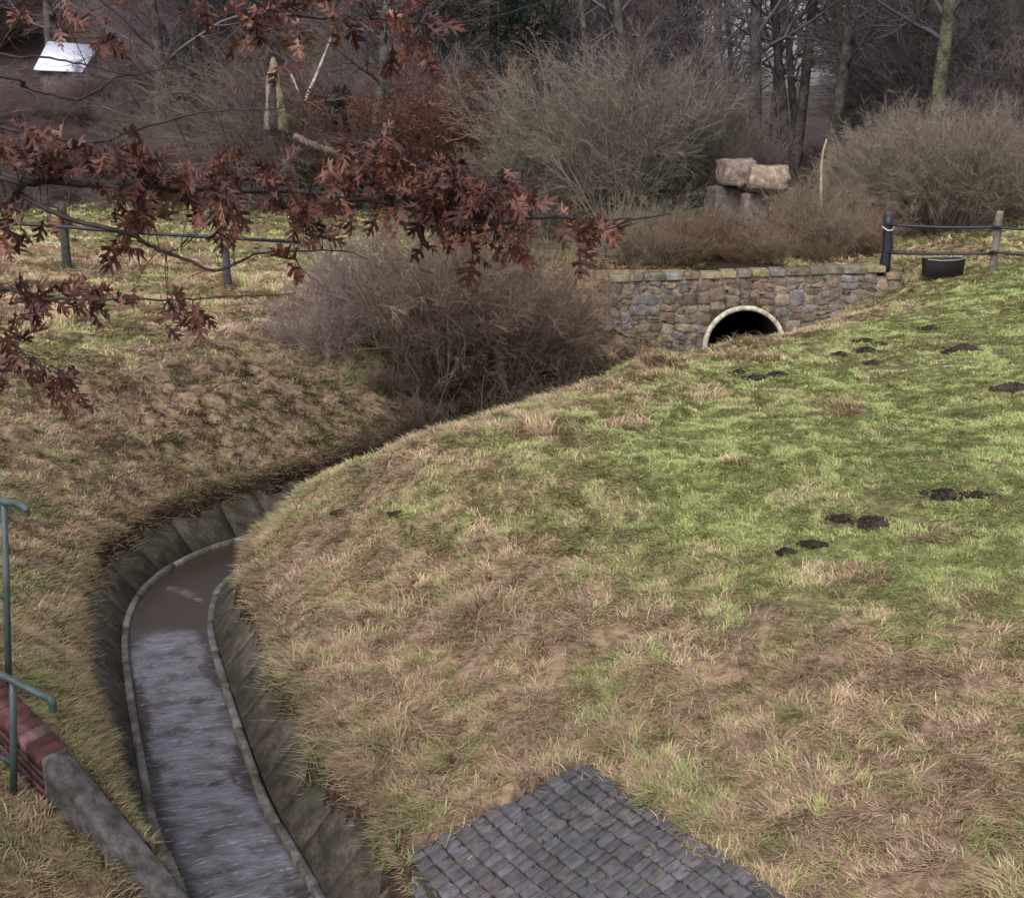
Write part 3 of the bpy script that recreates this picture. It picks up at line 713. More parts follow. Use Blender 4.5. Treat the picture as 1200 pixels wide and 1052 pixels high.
# trough
tb=at(1110,320,Y=28.3); t=empty('feed_trough',(tb[0],28.6,max(2.36,float(zat(tb[0],28.6))-.22)),label='dark trough with a pale sagging rim behind the gap in the fence',cat='trough')
mb=MB(); W2=.42; 
V=[(-W2,-.2,.50),(W2,-.2,.52),(W2*.92,-.16,.12),(-W2*.92,-.16,.12),(-W2,.25,.50),(W2,.25,.52),(W2*.92,.2,.12),(-W2*.92,.2,.12)]
mb.add(V,[(0,3,2,1),(4,5,6,7),(0,4,7,3),(1,2,6,5),(3,7,6,2)],(1,1,1)); mb.build('tub',mat('dark_tub',.7,.3,attr=False,base=(.03,.025,.028)),t)
mb=MB(); mb.tube([(-W2,-.21,.51),(-W2*.3,-.22,.485),(W2*.4,-.22,.495),(W2,-.21,.53)],.014,7); mb.build('rim',mat('pale_rim',.5,.4,attr=False,base=(.17,.24,.22)),t,smooth=True)

lf=empty('meadow_fence',(0,0,0),label='old post and dark rail fence along the back of the left meadow',cat='fence')
for px,py,h,r,c in ((78,303,1.45,.10,(.05,.048,.042)),(265,308,.95,.085,(.06,.055,.06)),(-60,300,1.3,.09,(.1,.1,.09)),(700,345,1.25,.11,(.055,.045,.045))):
    if px==700: continue
    p=at(px,py,z=float(2.95)); z=float(zat(p[0],p[1])); o=post_mesh(h,r,'post',lf,(p[0],p[1],z),M['wood'],(1,1,1)); o.color=(*c,1)
p0=at(-60,258,Y=25.8);p1=at(63,265,Y=25.8);p2=at(265,279,Y=26);p3=at(352,284,Y=26.3)
mb=MB(); mb.tube([p0,p1,(p1+p2)/2-(0,0,.02),p2,p3],.035,7); mb.build('rail',M['black'],lf,smooth=True)
# dark stub post by the left end of headwall
p=ground_hit(704,346); mb=MB(); mb.tube([(0,0,-.3),(.02,0,.4),(0,.01,.8),(.02,0,1.2)],[.17,.14,.125,.12],10,(1,1,1)); o=mb.build('tree_stump',M['wood'],smooth=True,loc=tuple(p)); o.color=(.07,.055,.055,1); tag(o,'short dark broken trunk standing at the left end of the stone wall','stump')

# ------------------------------------------------------------------ twig builder
def grow(g,starts,dirs,lens,rads,levels,trop=0.0,wob=.18):
    """returns list of levels: dict P (N,K,3), R (N,K)"""
    out=[]
    S,D,Ln,Rd=np.array(starts,float),np.array(dirs,float),np.array(lens,float),np.array(rads,float)
    for li,lv in enumerate(levels):
        K=lv['k']; N=len(S); P=np.zeros((N,K,3)); P[:,0]=S; d=D/np.linalg.norm(D,axis=1)[:,None]; st=(Ln/(K-1))[:,None]
        DD=np.zeros((N,K,3)); DD[:,0]=d
        for k in range(1,K):
            d=d+g.normal(0,lv.get('wob',wob),(N,3)); d[:,2]+=lv.get('trop',trop); d/=np.linalg.norm(d,axis=1)[:,None]
            P[:,k]=P[:,k-1]+d*st; DD[:,k]=d
        tt=np.linspace(0,1,K)[None]; Rr=Rd[:,None]*(1-tt*lv.get('taper',.75))
        out.append((P,Rr,lv.get('s',3)))
        nc=lv.get('n',0)
        if li+1<len(levels) and nc:
            par=np.repeat(np.arange(N),nc); t=g.uniform(lv.get('t0',.25),1,len(par)); f=t*(K-1); i=np.minimum(f.astype(int),K-2); fr=(f-i)[:,None]
            S=P[par,i]*(1-fr)+P[par,i+1]*fr; pd=DD[par,i+1]
            rv=g.normal(0,1,(len(par),3)); rv-= (rv*pd).sum(1)[:,None]*pd; rv/=np.linalg.norm(rv,axis=1)[:,None]
            an=g.normal(lv.get('ang',.75),.2,len(par))[:,None]; D=pd*np.cos(an)+rv*np.sin(an)
            Ln=Ln[par]*lv.get('lr',.5)*(1.15-.6*t)*g.uniform(.6,1.25,len(par)); Rd=np.maximum(Rr[par,i]*lv.get('rr',.5),lv.get('rmin',.003))
    return out
def tubes(levels,colf=None):
    VV=[];QQ=[];CC=[];o=0
    for (P,Rr,s) in levels:
        N,K,_=P.shape; T=np.gradient(P,axis=1); T/=np.linalg.norm(T,axis=2)[...,None]+1e-9
        ref=np.where(np.abs(T[...,2:3])<.8,np.array([0,0,1.]),np.array([1.,0,0])); A=np.cross(T,ref); A/=np.linalg.norm(A,axis=2)[...,None]+1e-9; B=np.cross(T,A)
        th=np.arange(s)*2*math.pi/s
        V=P[:,:,None]+Rr[:,:,None,None]*(np.cos(th)[None,None,:,None]*A[:,:,None]+np.sin(th)[None,None,:,None]*B[:,:,None])
        I=np.arange(N*K*s).reshape(N,K,s); J=np.roll(I,-1,axis=2)
        Q=np.stack([I[:,:-1],J[:,:-1],J[:,1:],I[:,1:]],-1).reshape(-1,4)+o
        VV.append(V.reshape(-1,3)); QQ.append(Q); o+=N*K*s
        c=np.repeat(rng.uniform(.65,1.35,(N,1)),K*s,axis=0)*np.ones((1,3)); CC.append(c)
    return np.concatenate(VV),np.concatenate(QQ),np.concatenate(CC)
def tubemesh(name,levels,m,parent):
    V,Q,C=tubes(levels); return mesh_np(name,V,[Q],m,parent,col=C,smooth=False)
def thing_tree(kind,label,cat,group,parts):
    r=empty(kind,(0,0,-500),label=label,cat=cat,group=group); return r
PROTO={}
def cloud_leaves(g,pts,size,m,name,parent,n,flat=.4):
    i=g.integers(0,len(pts),n); c=pts[i]+g.normal(0,size*1.2,(n,3)); a=g.normal(0,1,(n,3)); a/=np.linalg.norm(a,axis=1)[:,None]; b=np.cross(a,g.normal(0,1,(n,3))); b/=np.linalg.norm(b,axis=1)[:,None]
    s=(size*g.uniform(.6,1.3,n))[:,None]
    V=np.stack([c-a*s,c-b*s*.5,c+a*s,c+b*s*.5],1).reshape(-1,3); Q=np.arange(n*4).reshape(n,4)
    col=np.repeat(g.uniform(.5,1.5,(n,1))*np.ones((1,3)),4,axis=0)
    return mesh_np(name,V,[Q],m,parent,col=col)
def proto_tree(seed,h,lean=.0,low=.12,dens=1.0,fork=False):
    g=np.random.default_rng(seed); root=empty('bare_tree',(0,0,0))
    D=[(lean,g.normal(0,.03),1)]; 
    st=[(0,0,-.5)]; ln=[h]; rd=[h*.0145]
    if fork: st*=2; D=[(lean+.10,0,1),(lean-.09,.05,1)]; ln=[h,h*.9]; rd=[h*.012,h*.011]
    lv=[dict(k=12,s=8,n=int(22*dens),t0=low,ang=1.0,lr=.33,rr=.38,wob=.035,taper=.7,rmin=.015),
        dict(k=8,s=4,n=8,t0=.15,ang=.7,lr=.5,rr=.5,wob=.14,trop=.05,rmin=.008),
        dict(k=6,s=3,n=6,t0=.1,ang=.7,lr=.55,rr=.55,wob=.16,trop=.03,rmin=.006),
        dict(k=5,s=3,n=4,t0=.1,ang=.7,lr=.6,rr=.6,wob=.2,rmin=.0045),
        dict(k=4,s=3,wob=.2)]
    ls=grow(g,st,D,ln,rd,lv)
    tubemesh('trunk',ls[:1],M['bark'],root); tubemesh('crown',ls[1:],M['twig'],root); return root
def proto_shrub(seed,h,spread,stems,arch=-.02,dens=(6,6,4),fine=.005,t0=.2,round_=False,rbase=.0):
    g=np.random.default_rng(seed); root=empty('bare_shrub',(0,0,0)); a=g.uniform(0,6.28,stems); q=np.sqrt(g.uniform(0,1,stems))*spread
    D=np.stack([np.cos(a)*q,np.sin(a)*q,np.ones(stems)],1); S=np.stack([np.cos(a)*q*(.25+rbase),np.sin(a)*q*(.25+rbase),np.full(stems,-.15)],1)
    ln=h*g.uniform(.7,1.05,stems)
    if round_: ln=h*(1.12-.12*q)*g.uniform(.9,1.04,stems)
    lv=[dict(k=8,s=4,n=dens[0],t0=t0,ang=.5,lr=.5,rr=.5,wob=.09,trop=arch,rmin=fine*1.5,taper=.8),
        dict(k=6,s=3,n=dens[1],t0=.1,ang=.5,lr=.6,rr=.6,wob=.13,trop=arch,rmin=fine*1.2),
        dict(k=5,s=3,n=dens[2],t0=.1,ang=.5,lr=.65,rr=.7,wob=.16,rmin=fine),
        dict(k=4,s=3,wob=.16)]
    ls=grow(g,S,D,ln,np.full(stems,h*.007)*g.uniform(.7,1.4,stems),lv)
    tubemesh('stems',ls[:1],M['twig'],root); tubemesh('twigs',ls[1:],M['twig'],root); root['_pts']=0
    return root,ls
def kids(o): return [c for c in COL.objects if c.parent is o]
USED=set()
def place(key,loc,s,rz,label,cat,group,colors=None,name=None,sxy=None):
    src,ch=PROTO[key]
    if key not in USED:
        USED.add(key); r=src; cs=ch
    else:
        r=src.copy(); COL.objects.link(r); cs=[]
        for c in ch:
            d=c.copy(); COL.objects.link(d); d.parent=r; cs.append(d)
    r.location=loc; r.rotation_euler=(0,0,rz); sxy=sxy or s; r.scale=(sxy,sxy,s)
    r['label']=label; r['category']=cat
    if group: r['group']=group
    elif 'group' in r: del r['group']
    if colors:
        for c,k in zip(cs,colors): c.color=(*k,1)
    return r
def reg(key,root,name=None):
    if name: root.name=name
    if '_pts' in root: del root['_pts']
    PROTO[key]=(root,kids(root))
for i,(h,l,lo,fk) in enumerate([(17,.02,.10,False),(15,-.06,.15,True),(19,.05,.2,False),(14,.1,.08,False),(17,-.02,.12,True)]):
    reg('t%d'%i,proto_tree(100+i,h,l,lo,1.0,fk))
reg('g0',proto_tree(120,17,.02,.22,.55,False)); reg('g1',proto_tree(121,16,.04,.25,.5,True))
for i in range(3):
    r_,_=proto_shrub(200+i,3.6,.55,26,arch=-.01,dens=(9,7,5),fine=.005); reg('s%d'%i,r_)
for i in range(2):
    r_,_=proto_shrub(220+i,3.0,1.1,34,arch=-.07,dens=(9,7,4),fine=.0045); reg('a%d'%i,r_)
r_,_=proto_shrub(240,3.0,1.25,240,arch=.0,dens=(7,6,4),fine=.0042,round_=True,rbase=.5,t0=.3); reg('round',r_)
for i in range(2):
    r_,_=proto_shrub(250+i,1.3,.8,60,arch=-.02,dens=(5,4,0),fine=.004); reg('w%d'%i,r_)
for i in range(2):
    r_,_=proto_shrub(270+i,3.2,.6,20,arch=-.012,dens=(7,5,3),fine=.0055,t0=.25); reg('u%d'%i,r_)
# young beech with orange leaves
r_,ls=proto_shrub(260,3.2,.5,7,arch=-.02,dens=(10,8,5),fine=.005)
g=np.random.default_rng(3); P=np.concatenate([ls[2][0].reshape(-1,3),ls[3][0].reshape(-1,3)])
cloud_leaves(g,P,.038,M['beech'],'leaves',r_,4800); reg('beech',r_,'beech_sapling')
# conifer
def conifer():
    g=np.random.default_rng(9); root=empty('conifer',(0,0,0)); 
    S=[];D=[];L_=[]
    for i in range(150):
        z=g.uniform(1,12.5); a=g.uniform(0,6.28); S.append((0,0,z)); D.append((math.cos(a),math.sin(a),-.12)); L_.append((13.4-z)*.30+.3)
    br=grow(g,S,D,L_,[.03]*150,[dict(k=6,s=3,n=16,t0=.1,ang=.8,lr=.45,rr=.5,wob=.05,trop=-.03,rmin=.006),dict(k=4,s=3)])
    tr=grow(g,[(0,0,-.4)],[(0,0,1)],[13.5],[.2],[dict(k=8,s=8,wob=.01,taper=.9)])
    tubemesh('trunk',tr,M['bark'],root); tubemesh('branches',br,M['twig'],root)
    P=np.concatenate([b[0].reshape(-1,3) for b in br]); n=60000
    i=g.integers(0,len(P),n); c=P[i]+g.normal(0,.03,(n,3)); a=g.normal(0,1,(n,3)); a[:,2]-=.6; a/=np.linalg.norm(a,axis=1)[:,None]; b=np.cross(a,[0,0,1.]); b/=np.linalg.norm(b,axis=1)[:,None]
    V=np.stack([c,c+a*.07-b*.018,c+a*.14,c+a*.07+b*.018],1).reshape(-1,3)
    mesh_np('needles',V,[np.arange(n*4).reshape(n,4)],M['beech'],root,col=np.repeat(g.uniform(.5,1.5,(n,1))*np.ones((1,3)),4,axis=0)); return root
reg('con',conifer())

def P_at(px,py,Y):
    p=at(px,py,Y=Y); return p[0],Y,float(zat(p[0],Y))
def hpx(py_top,Y,z):  # height needed so the top reaches row py_top
    return float(at(600,py_top,Y=Y)[2]-z)
BR=(.128,.098,.084); MV=(.15,.118,.106); OL=(.135,.12,.088); LI=(.185,.168,.128); DK=(.095,.082,.085); RD=(.13,.085,.055)
# --- named shrubs
def shrub(key,px,Y,top,H0,label,col,group=None,wide=1.0,rz=None,cat='shrub'):
    x,y,z=P_at(px,300,Y); s=hpx(top,Y,z)/H0
    return place(key,(x,y,z),s,rng.uniform(0,6.28) if rz is None else rz,label,cat,group,[col,col,col],sxy=s*wide)
shrub('round',1100,36.5,135,3.0,'large rounded bare shrub with dense fine twigs behind the right fence',(.205,.175,.135),wide=.98,cat='bush')
shrub('round',1185,39,165,3.0,'rounded bare shrub behind and right of the largest one',(.17,.14,.12),wide=.85,cat='bush')
shrub('s0',720,35.5,60,3.6,'tall lichen-green bare shrub centred behind the stone wall',LI,wide=.9)
shrub('s1',640,37.5,75,3.6,'grey-green bare shrub left of the tall lichen-green one',LI,wide=.85)
shrub('s2',800,37,95,3.6,'bare shrub right of the tall lichen-green one, above the stone blocks',(.12,.11,.085),wide=.9)
shrub('s1',870,41,120,3.6,'dark bare shrub directly behind the stone blocks',MV,wide=.8)
shrub('a0',760,32.8,215,3.0,'arching twiggy shrub just behind the coping of the stone wall',(.19,.17,.12),wide=1.0)
shrub('a1',590,36,170,3.0,'arching brown shrub left of the tall lichen-green one',(.15,.125,.095))
shrub('a0',960,33.5,195,3.0,'arching olive shrub between stone blocks and wrapped post',(.20,.165,.11))
shrub('s2',1010,37.5,170,3.6,'bare shrub at the left shoulder of the rounded bush',(.16,.14,.11),wide=.8)
shrub('a1',915,31.8,255,3.0,'low reddish twig clump behind the middle of the wall coping',(.21,.14,.095),wide=1.0)
shrub('u1',480,24.3,250,3.2,'arching shrub leaning over the left bank of the ditch',(.19,.155,.11),wide=1.35,rz=1.0)
shrub('u0',560,25.2,228,3.2,'upright brown shrub in the middle of the ditch thicket',(.175,.13,.10),wide=.9)
shrub('u1',618,25.8,262,3.2,'bushy brown shrub at the right of the ditch thicket',(.19,.145,.11),wide=.95)
shrub('s1',410,24.5,280,3.6,'hazy mauve shrub at the left of the ditch thicket',(.21,.165,.155),wide=.95)
shrub('a1',375,23.6,320,3.0,'low mauve twig mound where the meadow meets the thicket',(.21,.165,.15),wide=.8)
shrub('u1',515,23.4,285,3.2,'short dark shrub low on the left bank',(.13,.10,.075),wide=1.0)
shrub('u0',670,27.0,330,3.2,'small dark shrub beside the broken trunk at the wall end',(.13,.105,.08),wide=1.1)
shrub('beech',520,40,75,3.2,'young beech holding rusty orange leaves',(.12,.060,.040),wide=1.3,cat='sapling')
shrub('beech',585,42,130,3.2,'low young beech with orange leaves right of the taller one',(.115,.06,.04),wide=1.5,cat='sapling')
shrub('beech',468,44,95,3.2,'young beech with dull red leaves left of the orange one',(.12,.055,.04),wide=1.1,cat='sapling')
x,y,z=P_at(578,300,50); place('con',(x,y,z-.5),1.15,0,'dark green conifer rising behind the bare thicket','conifer',None,[(.05,.045,.04),(.05,.045,.04),(.028,.05,.036)])
x,y,z=P_at(1205,300,60); place('con',(x+2,y,z-.5),1.0,1,'dark green conifer in the wood at the far right','conifer',None,[(.05,.045,.04),(.05,.045,.04),(.04,.045,.035)])
shrub('u0',835,31.5,236,3.2,'sparse reddish twigs directly in front of the stone blocks',(.20,.13,.09),wide=.8)
shrub('u1',935,32.5,205,3.2,'upright straw-brown twigs between the blocks and the snapped stem',(.22,.17,.12),wide=.8)
shrub('u0',985,31.2,228,3.2,'upright twigs left of the wrapped post behind the wall',(.21,.165,.12),wide=.7)
shrub('u1',770,31.0,262,3.2,'low sparse twigs behind the left part of the wall coping',(.2,.15,.1),wide=1.0)
shrub('s1',600,24.6,275,3.6,'dense dark brown shrub filling the heart of the ditch thicket',(.165,.12,.09),wide=.95)
shrub('s0',535,24.0,290,3.6,'dense brown shrub under the arching one in the ditch thicket',(.17,.125,.095),wide=1.1)
shrub('a1',650,26.0,345,3.0,'low dark arching shrub spilling down the bank toward the culvert',(.14,.105,.075),wide=.8)
shrub('a0',575,23.0,385,3.0,'low tangle of dark stems at the foot of the ditch thicket',(.085,.065,.048),wide=1.6)
for i,(px_,Y_) in enumerate(((-10,50),(25,53),(55,49),(85,54),(118,51),(40,57),(75,58),(105,58),(140,55),(10,58))):
    x,y,z=P_at(px_,300,Y_); x=(px_-600)/1500*(cc*Y_)
    place('s%d'%(i%3),(x,Y_,float(zat(x,Y_))-.1),.34,rng.uniform(0,6.28),'low bare shrub on the slope in front of the pale-roofed shed','shrub','low shrubs in front of the shed',[(.14,.11,.095)]*3,sxy=.75)
# reeds and weeds behind the wall and along ditch
for i in range(17):
    px=rng.uniform(730,1040); Y=rng.uniform(29.6,32.5); x,y,z=P_at(px,300,Y)
    place('w%d'%(i%2),(x,y,z),rng.uniform(.5,1.0),rng.uniform(0,6.28),'reddish-brown dead weeds standing behind the stone wall','weeds','dead weeds behind the wall',[[(.17,.11,.075),(.16,.13,.09),(.13,.10,.06),(.19,.15,.10)][i%4]]*2)
for i in range(20):
    k=rng.integers(np.searchsorted(CL[:,1],21.2),np.searchsorted(CL[:,1],26)); off_=-(HW+PR+rng.uniform(.2,2.0)); x=CL[k,0]+CN[k,0]*off_; y=CL[k,1]+CN[k,1]*off_; 
    place('w%d'%(i%2),(x,y,float(zat(x,y))),rng.uniform(.3,.6),rng.uniform(0,6.28),'dark dead weeds tangled on the left bank under the thicket','weeds','dead weeds on the ditch bank',[(.08,.06,.045)]*2)
# --- scrub on the slope: many look-alikes
for i in range(150):
    Y=rng.uniform(41,80); az=rng.uniform(-.46,.46)
    if .12<az<.33 and (Y>45 or az>.15) and not (az>.285 and Y>55): continue
    if -.07<az<.05 and Y<57: continue
    x=az*Y*1.03; z=float(zat(x,Y)); s=rng.uniform(.9,1.7)*(1+.006*(Y-40))
    key=['s0','s1','s2','a0','a1'][rng.integers(5)]
    c=[BR,MV,OL,DK,BR,MV][rng.integers(6)]; f=1+.012*(Y-40)  # f lightens farther shrubs, haze put into their colour
    if -.41<az<-.29 and 62<Y<69: continue
    if -.44<az<-.20 and Y<63:
        s*=.34 if az<-.26 else .5
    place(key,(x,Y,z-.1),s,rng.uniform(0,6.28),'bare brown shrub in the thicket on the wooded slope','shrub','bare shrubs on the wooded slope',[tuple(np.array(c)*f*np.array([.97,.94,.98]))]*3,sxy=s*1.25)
for i in range(46):
    if i<22: Y=rng.uniform(41,60); az=rng.uniform(-.45,-.28); sh=.30
    else: Y=rng.uniform(42,80); az=rng.uniform(.13,.32); sh=.42
    x=az*Y; place(['s0','s1','s2','a1'][i%4],(x,Y,float(zat(x,Y))-.1),sh*rng.uniform(.7,1.1),rng.uniform(0,6.28),'low bare bramble clump on the woodland floor under the trees','bramble','low brambles on the woodland floor',[tuple(np.array([.135,.105,.092])*rng.uniform(.7,1.2))]*3,sxy=rng.uniform(.6,.9))
# --- trees
def tree(px,Y,key,s,label,col,crown=None,group=None,rz=0):
    x=(px-600)/1500*(cc*Y+ss*(CZ-4)); z=float(zat(x,Y)); return place(key,(x,Y,z-.2),s,rz,label,'tree',group,[col,crown or DK])
tree(430,40.3,'g0',.8,'grey straight trunk behind the dark root hollow',(.13,.13,.12))
tree(885,46,'g0',1.1,'dark trunk left of the bright gap of sky',(.06,.055,.055),rz=2)
tree(922,47,'g1',1.15,'dark forked trunk leaning right beside the sky gap',(.055,.05,.05),rz=0)
tree(965,44,'g0',1.0,'dark trunk right of the forked one',(.06,.055,.05),rz=1)
tree(1000,50,'g0',1.1,'slender trunk with olive bark in the right wood',(.085,.08,.055),rz=3)
tree(1045,48,'g1',.9,'thin pale-barked trunk behind the rounded bush',(.08,.075,.06),rz=4)
tree(1088,40.5,'g0',1.05,'lichen-green trunk rising behind the rounded bush',(.10,.098,.07),rz=5)
tree(820,54,'g1',1.1,'dark twin trunk above the stone blocks',(.06,.055,.055),rz=1)
tree(905,62,'g0',1.1,'thin dark trunk standing in the middle of the sky gap',(.07,.06,.07),rz=1.7)
tree(1160,52,'t3',1.1,'dark trunk in the wood at the far right',(.05,.045,.045),rz=1)
for i in range(110):
    Y=rng.uniform(50,125); az=rng.uniform(-.5,.52)
    if .125<az<.285 or (-.43<az<-.28 and Y<66): continue
    if az>.23 and rng.random()<.0: continue
    x=az*Y; z=float(zat(x,Y)); f=1+.016*(Y-50)  # distance haze painted into bark and crown colours through f
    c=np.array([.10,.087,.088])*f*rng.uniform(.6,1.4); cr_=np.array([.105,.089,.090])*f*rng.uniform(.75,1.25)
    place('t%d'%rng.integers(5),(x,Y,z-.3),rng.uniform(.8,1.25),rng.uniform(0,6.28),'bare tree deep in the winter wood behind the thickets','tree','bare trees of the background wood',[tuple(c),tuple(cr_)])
for i in range(16):
    px=[700,745,775,842,868,940,985,1020,1062,1075,1115,1135,1150,1178,1192,660][i]; Y=rng.uniform(47,62)
    tree(px,Y,['g0','g1','t2'][i%3] if px>1000 else 'g0',rng.uniform(.75,1.15),'dark bare trunk among the close-standing trees above the stone wall',tuple(np.array([.07,.062,.06])*rng.uniform(.8,1.5)),group='close-standing trees above the stone wall',rz=rng.uniform(0,6))
for i in range(26):   # denser right-hand wood
    Y=rng.uniform(46,80); az=rng.uniform(.32,.5); x=az*Y; z=float(zat(x,Y)); s=rng.uniform(1.6,2.6)
    key=['s0','s1','s2'][rng.integers(3)]
    place(key,(x,Y,z-.1),s,rng.uniform(0,6.28),'tall dark thicket shrub under the trees of the right wood','shrub','tall shrubs in the right wood',[(.10,.092,.085)]*3,sxy=s*1.1)

# ------------------------------------------------------------------ stone blocks
def boulder(px,py,Y,w,h,dp,label,c,rz=0,seed=0):
    p=at(px,py,Y=Y); mb=MB(); g=np.random.default_rng(seed); n=9
    V=[];idx_={}
    def vid(q):
        kq=tuple(np.round(q,5))
        if kq not in idx_:
            idx_[kq]=len(V); u=np.array(q)
            r=u*(1-.045*(np.abs(u).sum()-1.2 if np.abs(u).sum()>2.0 else 0))
            nn_=.07*(float(vn(u[0]*1.6+seed,u[2]*2.2+seed))-.5)+.07*(float(vn(u[1]*1.9+seed*3,u[0]*2+u[2]))-.5)
            r=r*(1+nn_*2); r[2]+=.10*round((float(vn(u[0]*2+seed,u[1]*2))-.5)*3)/3*(u[2]>.5)
            V.append((r[0]*w/2,r[1]*dp/2,r[2]*h/2))
        return idx_[kq]
    F=[]; L_=np.linspace(-1,1,n)
    for ax in range(3):
        for sg in (-1,1):
            for i in range(n-1):
                for j in range(n-1):
                    q=[]
                    for a,b in ((i,j),(i+1,j),(i+1,j+1),(i,j+1)):
                        v=[0,0,0]; v[ax]=sg; v[(ax+1)%3]=L_[a]; v[(ax+2)%3]=L_[b]; q.append(vid(v))
                    F.append(tuple(q) if sg>0 else tuple(q[::-1]))
    mb.add(V,F,c); o=mb.build('sandstone_block',M['rubble'],loc=tuple(p)); o.rotation_euler=(0,0,rz)
    tag(o,label,'rock','tan sandstone blocks stacked behind the wall')
boulder(862,202,34.6,.85,.68,.9,'tan sandstone block on the left, leaning beside the topmost one',(.22,.18,.15),.2,1)
boulder(900,208,34.0,1.02,.62,.9,'widest tan sandstone block on top of the right stack',(.27,.22,.165),-.1,2)
boulder(882,246,34.4,.66,.9,.7,'upright brown block under the left end of the widest one',(.17,.14,.12),.1,3)
boulder(918,240,34.5,.5,.9,.7,'narrow block under the right end of the widest one',(.20,.165,.14),-.2,4)
boulder(848,238,34.9,.8,.9,.8,'greyish block under the left leaning one',(.13,.115,.10),.3,5)

# ------------------------------------------------------------------ small woodland features
def stick(name,pts,r,col,label,cat,taper=.5,m='wood'):
    p0=pts[0]; P=smoothpath(np.array(pts)-p0,5); mb=MB(); mb.tube(P,np.linspace(r,r*taper,len(P)),8,(1,1,1)); o=mb.build(name,M[m],smooth=True,loc=tuple(p0)); o.color=(*col,1); return tag(o,label,cat)
stick('dead_branch',[at(358,118,Y=39),at(372,85,Y=39.1),at(388,45,Y=39.4)],.06,(.36,.33,.30),'pale leaning pole left of the dark root hollow','branch')
stick('dead_branch',[at(336,75,Y=38.5),at(350,108,Y=38.4)],.05,(.3,.27,.24),'short pale stick leaning on the split trunk','branch')
mb=MB(); 
p0=at(325,128,Y=38.6); K=9
for (xs_,w,h,cl,dx) in ((.12,.2,1.45,(.22,.185,.115),-.18),(-.28,.15,1.1,(.2,.165,.13),.12),(-.08,.24,1.0,(.05,.042,.04),.02)):
    mb.tube([(xs_+dx*t,.03*math.sin(5*t+xs_),-.6+(h+.6)*t) for t in np.linspace(0,1,K)],[w*(1-.35*t)*rng.uniform(.85,1.1) for t in np.linspace(0,.9,K-1)]+[.03],9,cl)
o=mb.build('split_trunk',M['rubble'],smooth=False,loc=tuple(p0)); tag(o,'splintered pale yellow trunk of a broken tree on the slope','broken trunk')
# dark root plate
g=np.random.default_rng(5); p0=at(397,118,Y=39.5); mb=MB()
for i in range(60):
    a=g.uniform(0,6.28); b_=g.uniform(-.4,1.2); l=g.uniform(.22,.5); d=np.array([math.cos(a)*math.cos(b_),-.2*abs(math.sin(a)),math.sin(b_)]); q=[d*l*t+g.normal(0,.03,3) for t in np.linspace(0,1,5)]
    mb.tube(q,np.linspace(.17,.03,5),6,np.array([.016,.013,.017])*g.uniform(.7,1.4))
mb.tube([(-.18,0,-.9),(-.1,0,-.4),(0,0,0)],[.1,.09,.12],7,(.02,.016,.018)); mb.tube([(.22,0,-.9),(.15,0,-.4),(0,0,0)],[.1,.08,.12],7,(.02,.016,.018))
tag(mb.build('root_plate',M['soil'],loc=tuple(p0)),'black upturned tree roots left of the grey straight trunk','tree roots')
stick('broken_stem',[at(962,250,Y=33),at(963,190,Y=33),at(969,163,Y=33)],.045,(.33,.25,.18),'pale snapped sapling stem right of the stone blocks','stem')
stick('fallen_log',[at(345,160,Y=38),at(372,172,Y=37.7),at(400,180,Y=37.4)],.11,(.14,.10,.075),'brown fallen log on the slope above the meadow','log',.8)
# big leaning stem in ditch thicket
b0=np.array([.15,23.7,0]); b0[2]=float(zat(b0[0],b0[1]))-.2
stick('leaning_stem',[b0,at(578,400,Y=23.6),at(545,347,Y=23.6),at(505,318,Y=23.5),at(468,312,Y=23.4)],.085,(.07,.055,.045),'dark curved stem arching left over the ditch bank','stem',.35)
# shed
p=at(71,75,Y=62); t=empty('garden_shed',(p[0],62,p[2]-2.0),label='small shed with a pale blue-white roof half hidden up the slope',cat='shed')
mb=MB(); mb.box((0,1.0,.85),(2.1,1.8,1.7),col=(.10,.08,.075)); mb.build('wall',M['rubble'],t)
mb=MB(); mb.add([(-1.25,-.1,1.70),(1.0,-.1,1.60),(1.25,1.9,2.85),(-1.15,1.9,3.05),(-1.25,-.1,1.75),(1.0,-.1,1.65),(1.25,1.9,2.9),(-1.15,1.9,3.1)],[(0,3,2,1),(4,5,6,7),(0,1,5,4),(1,2,6,5),(2,3,7,6),(3,0,4,7)],(1,1,1)); mb.build('roof',M['white'],t)

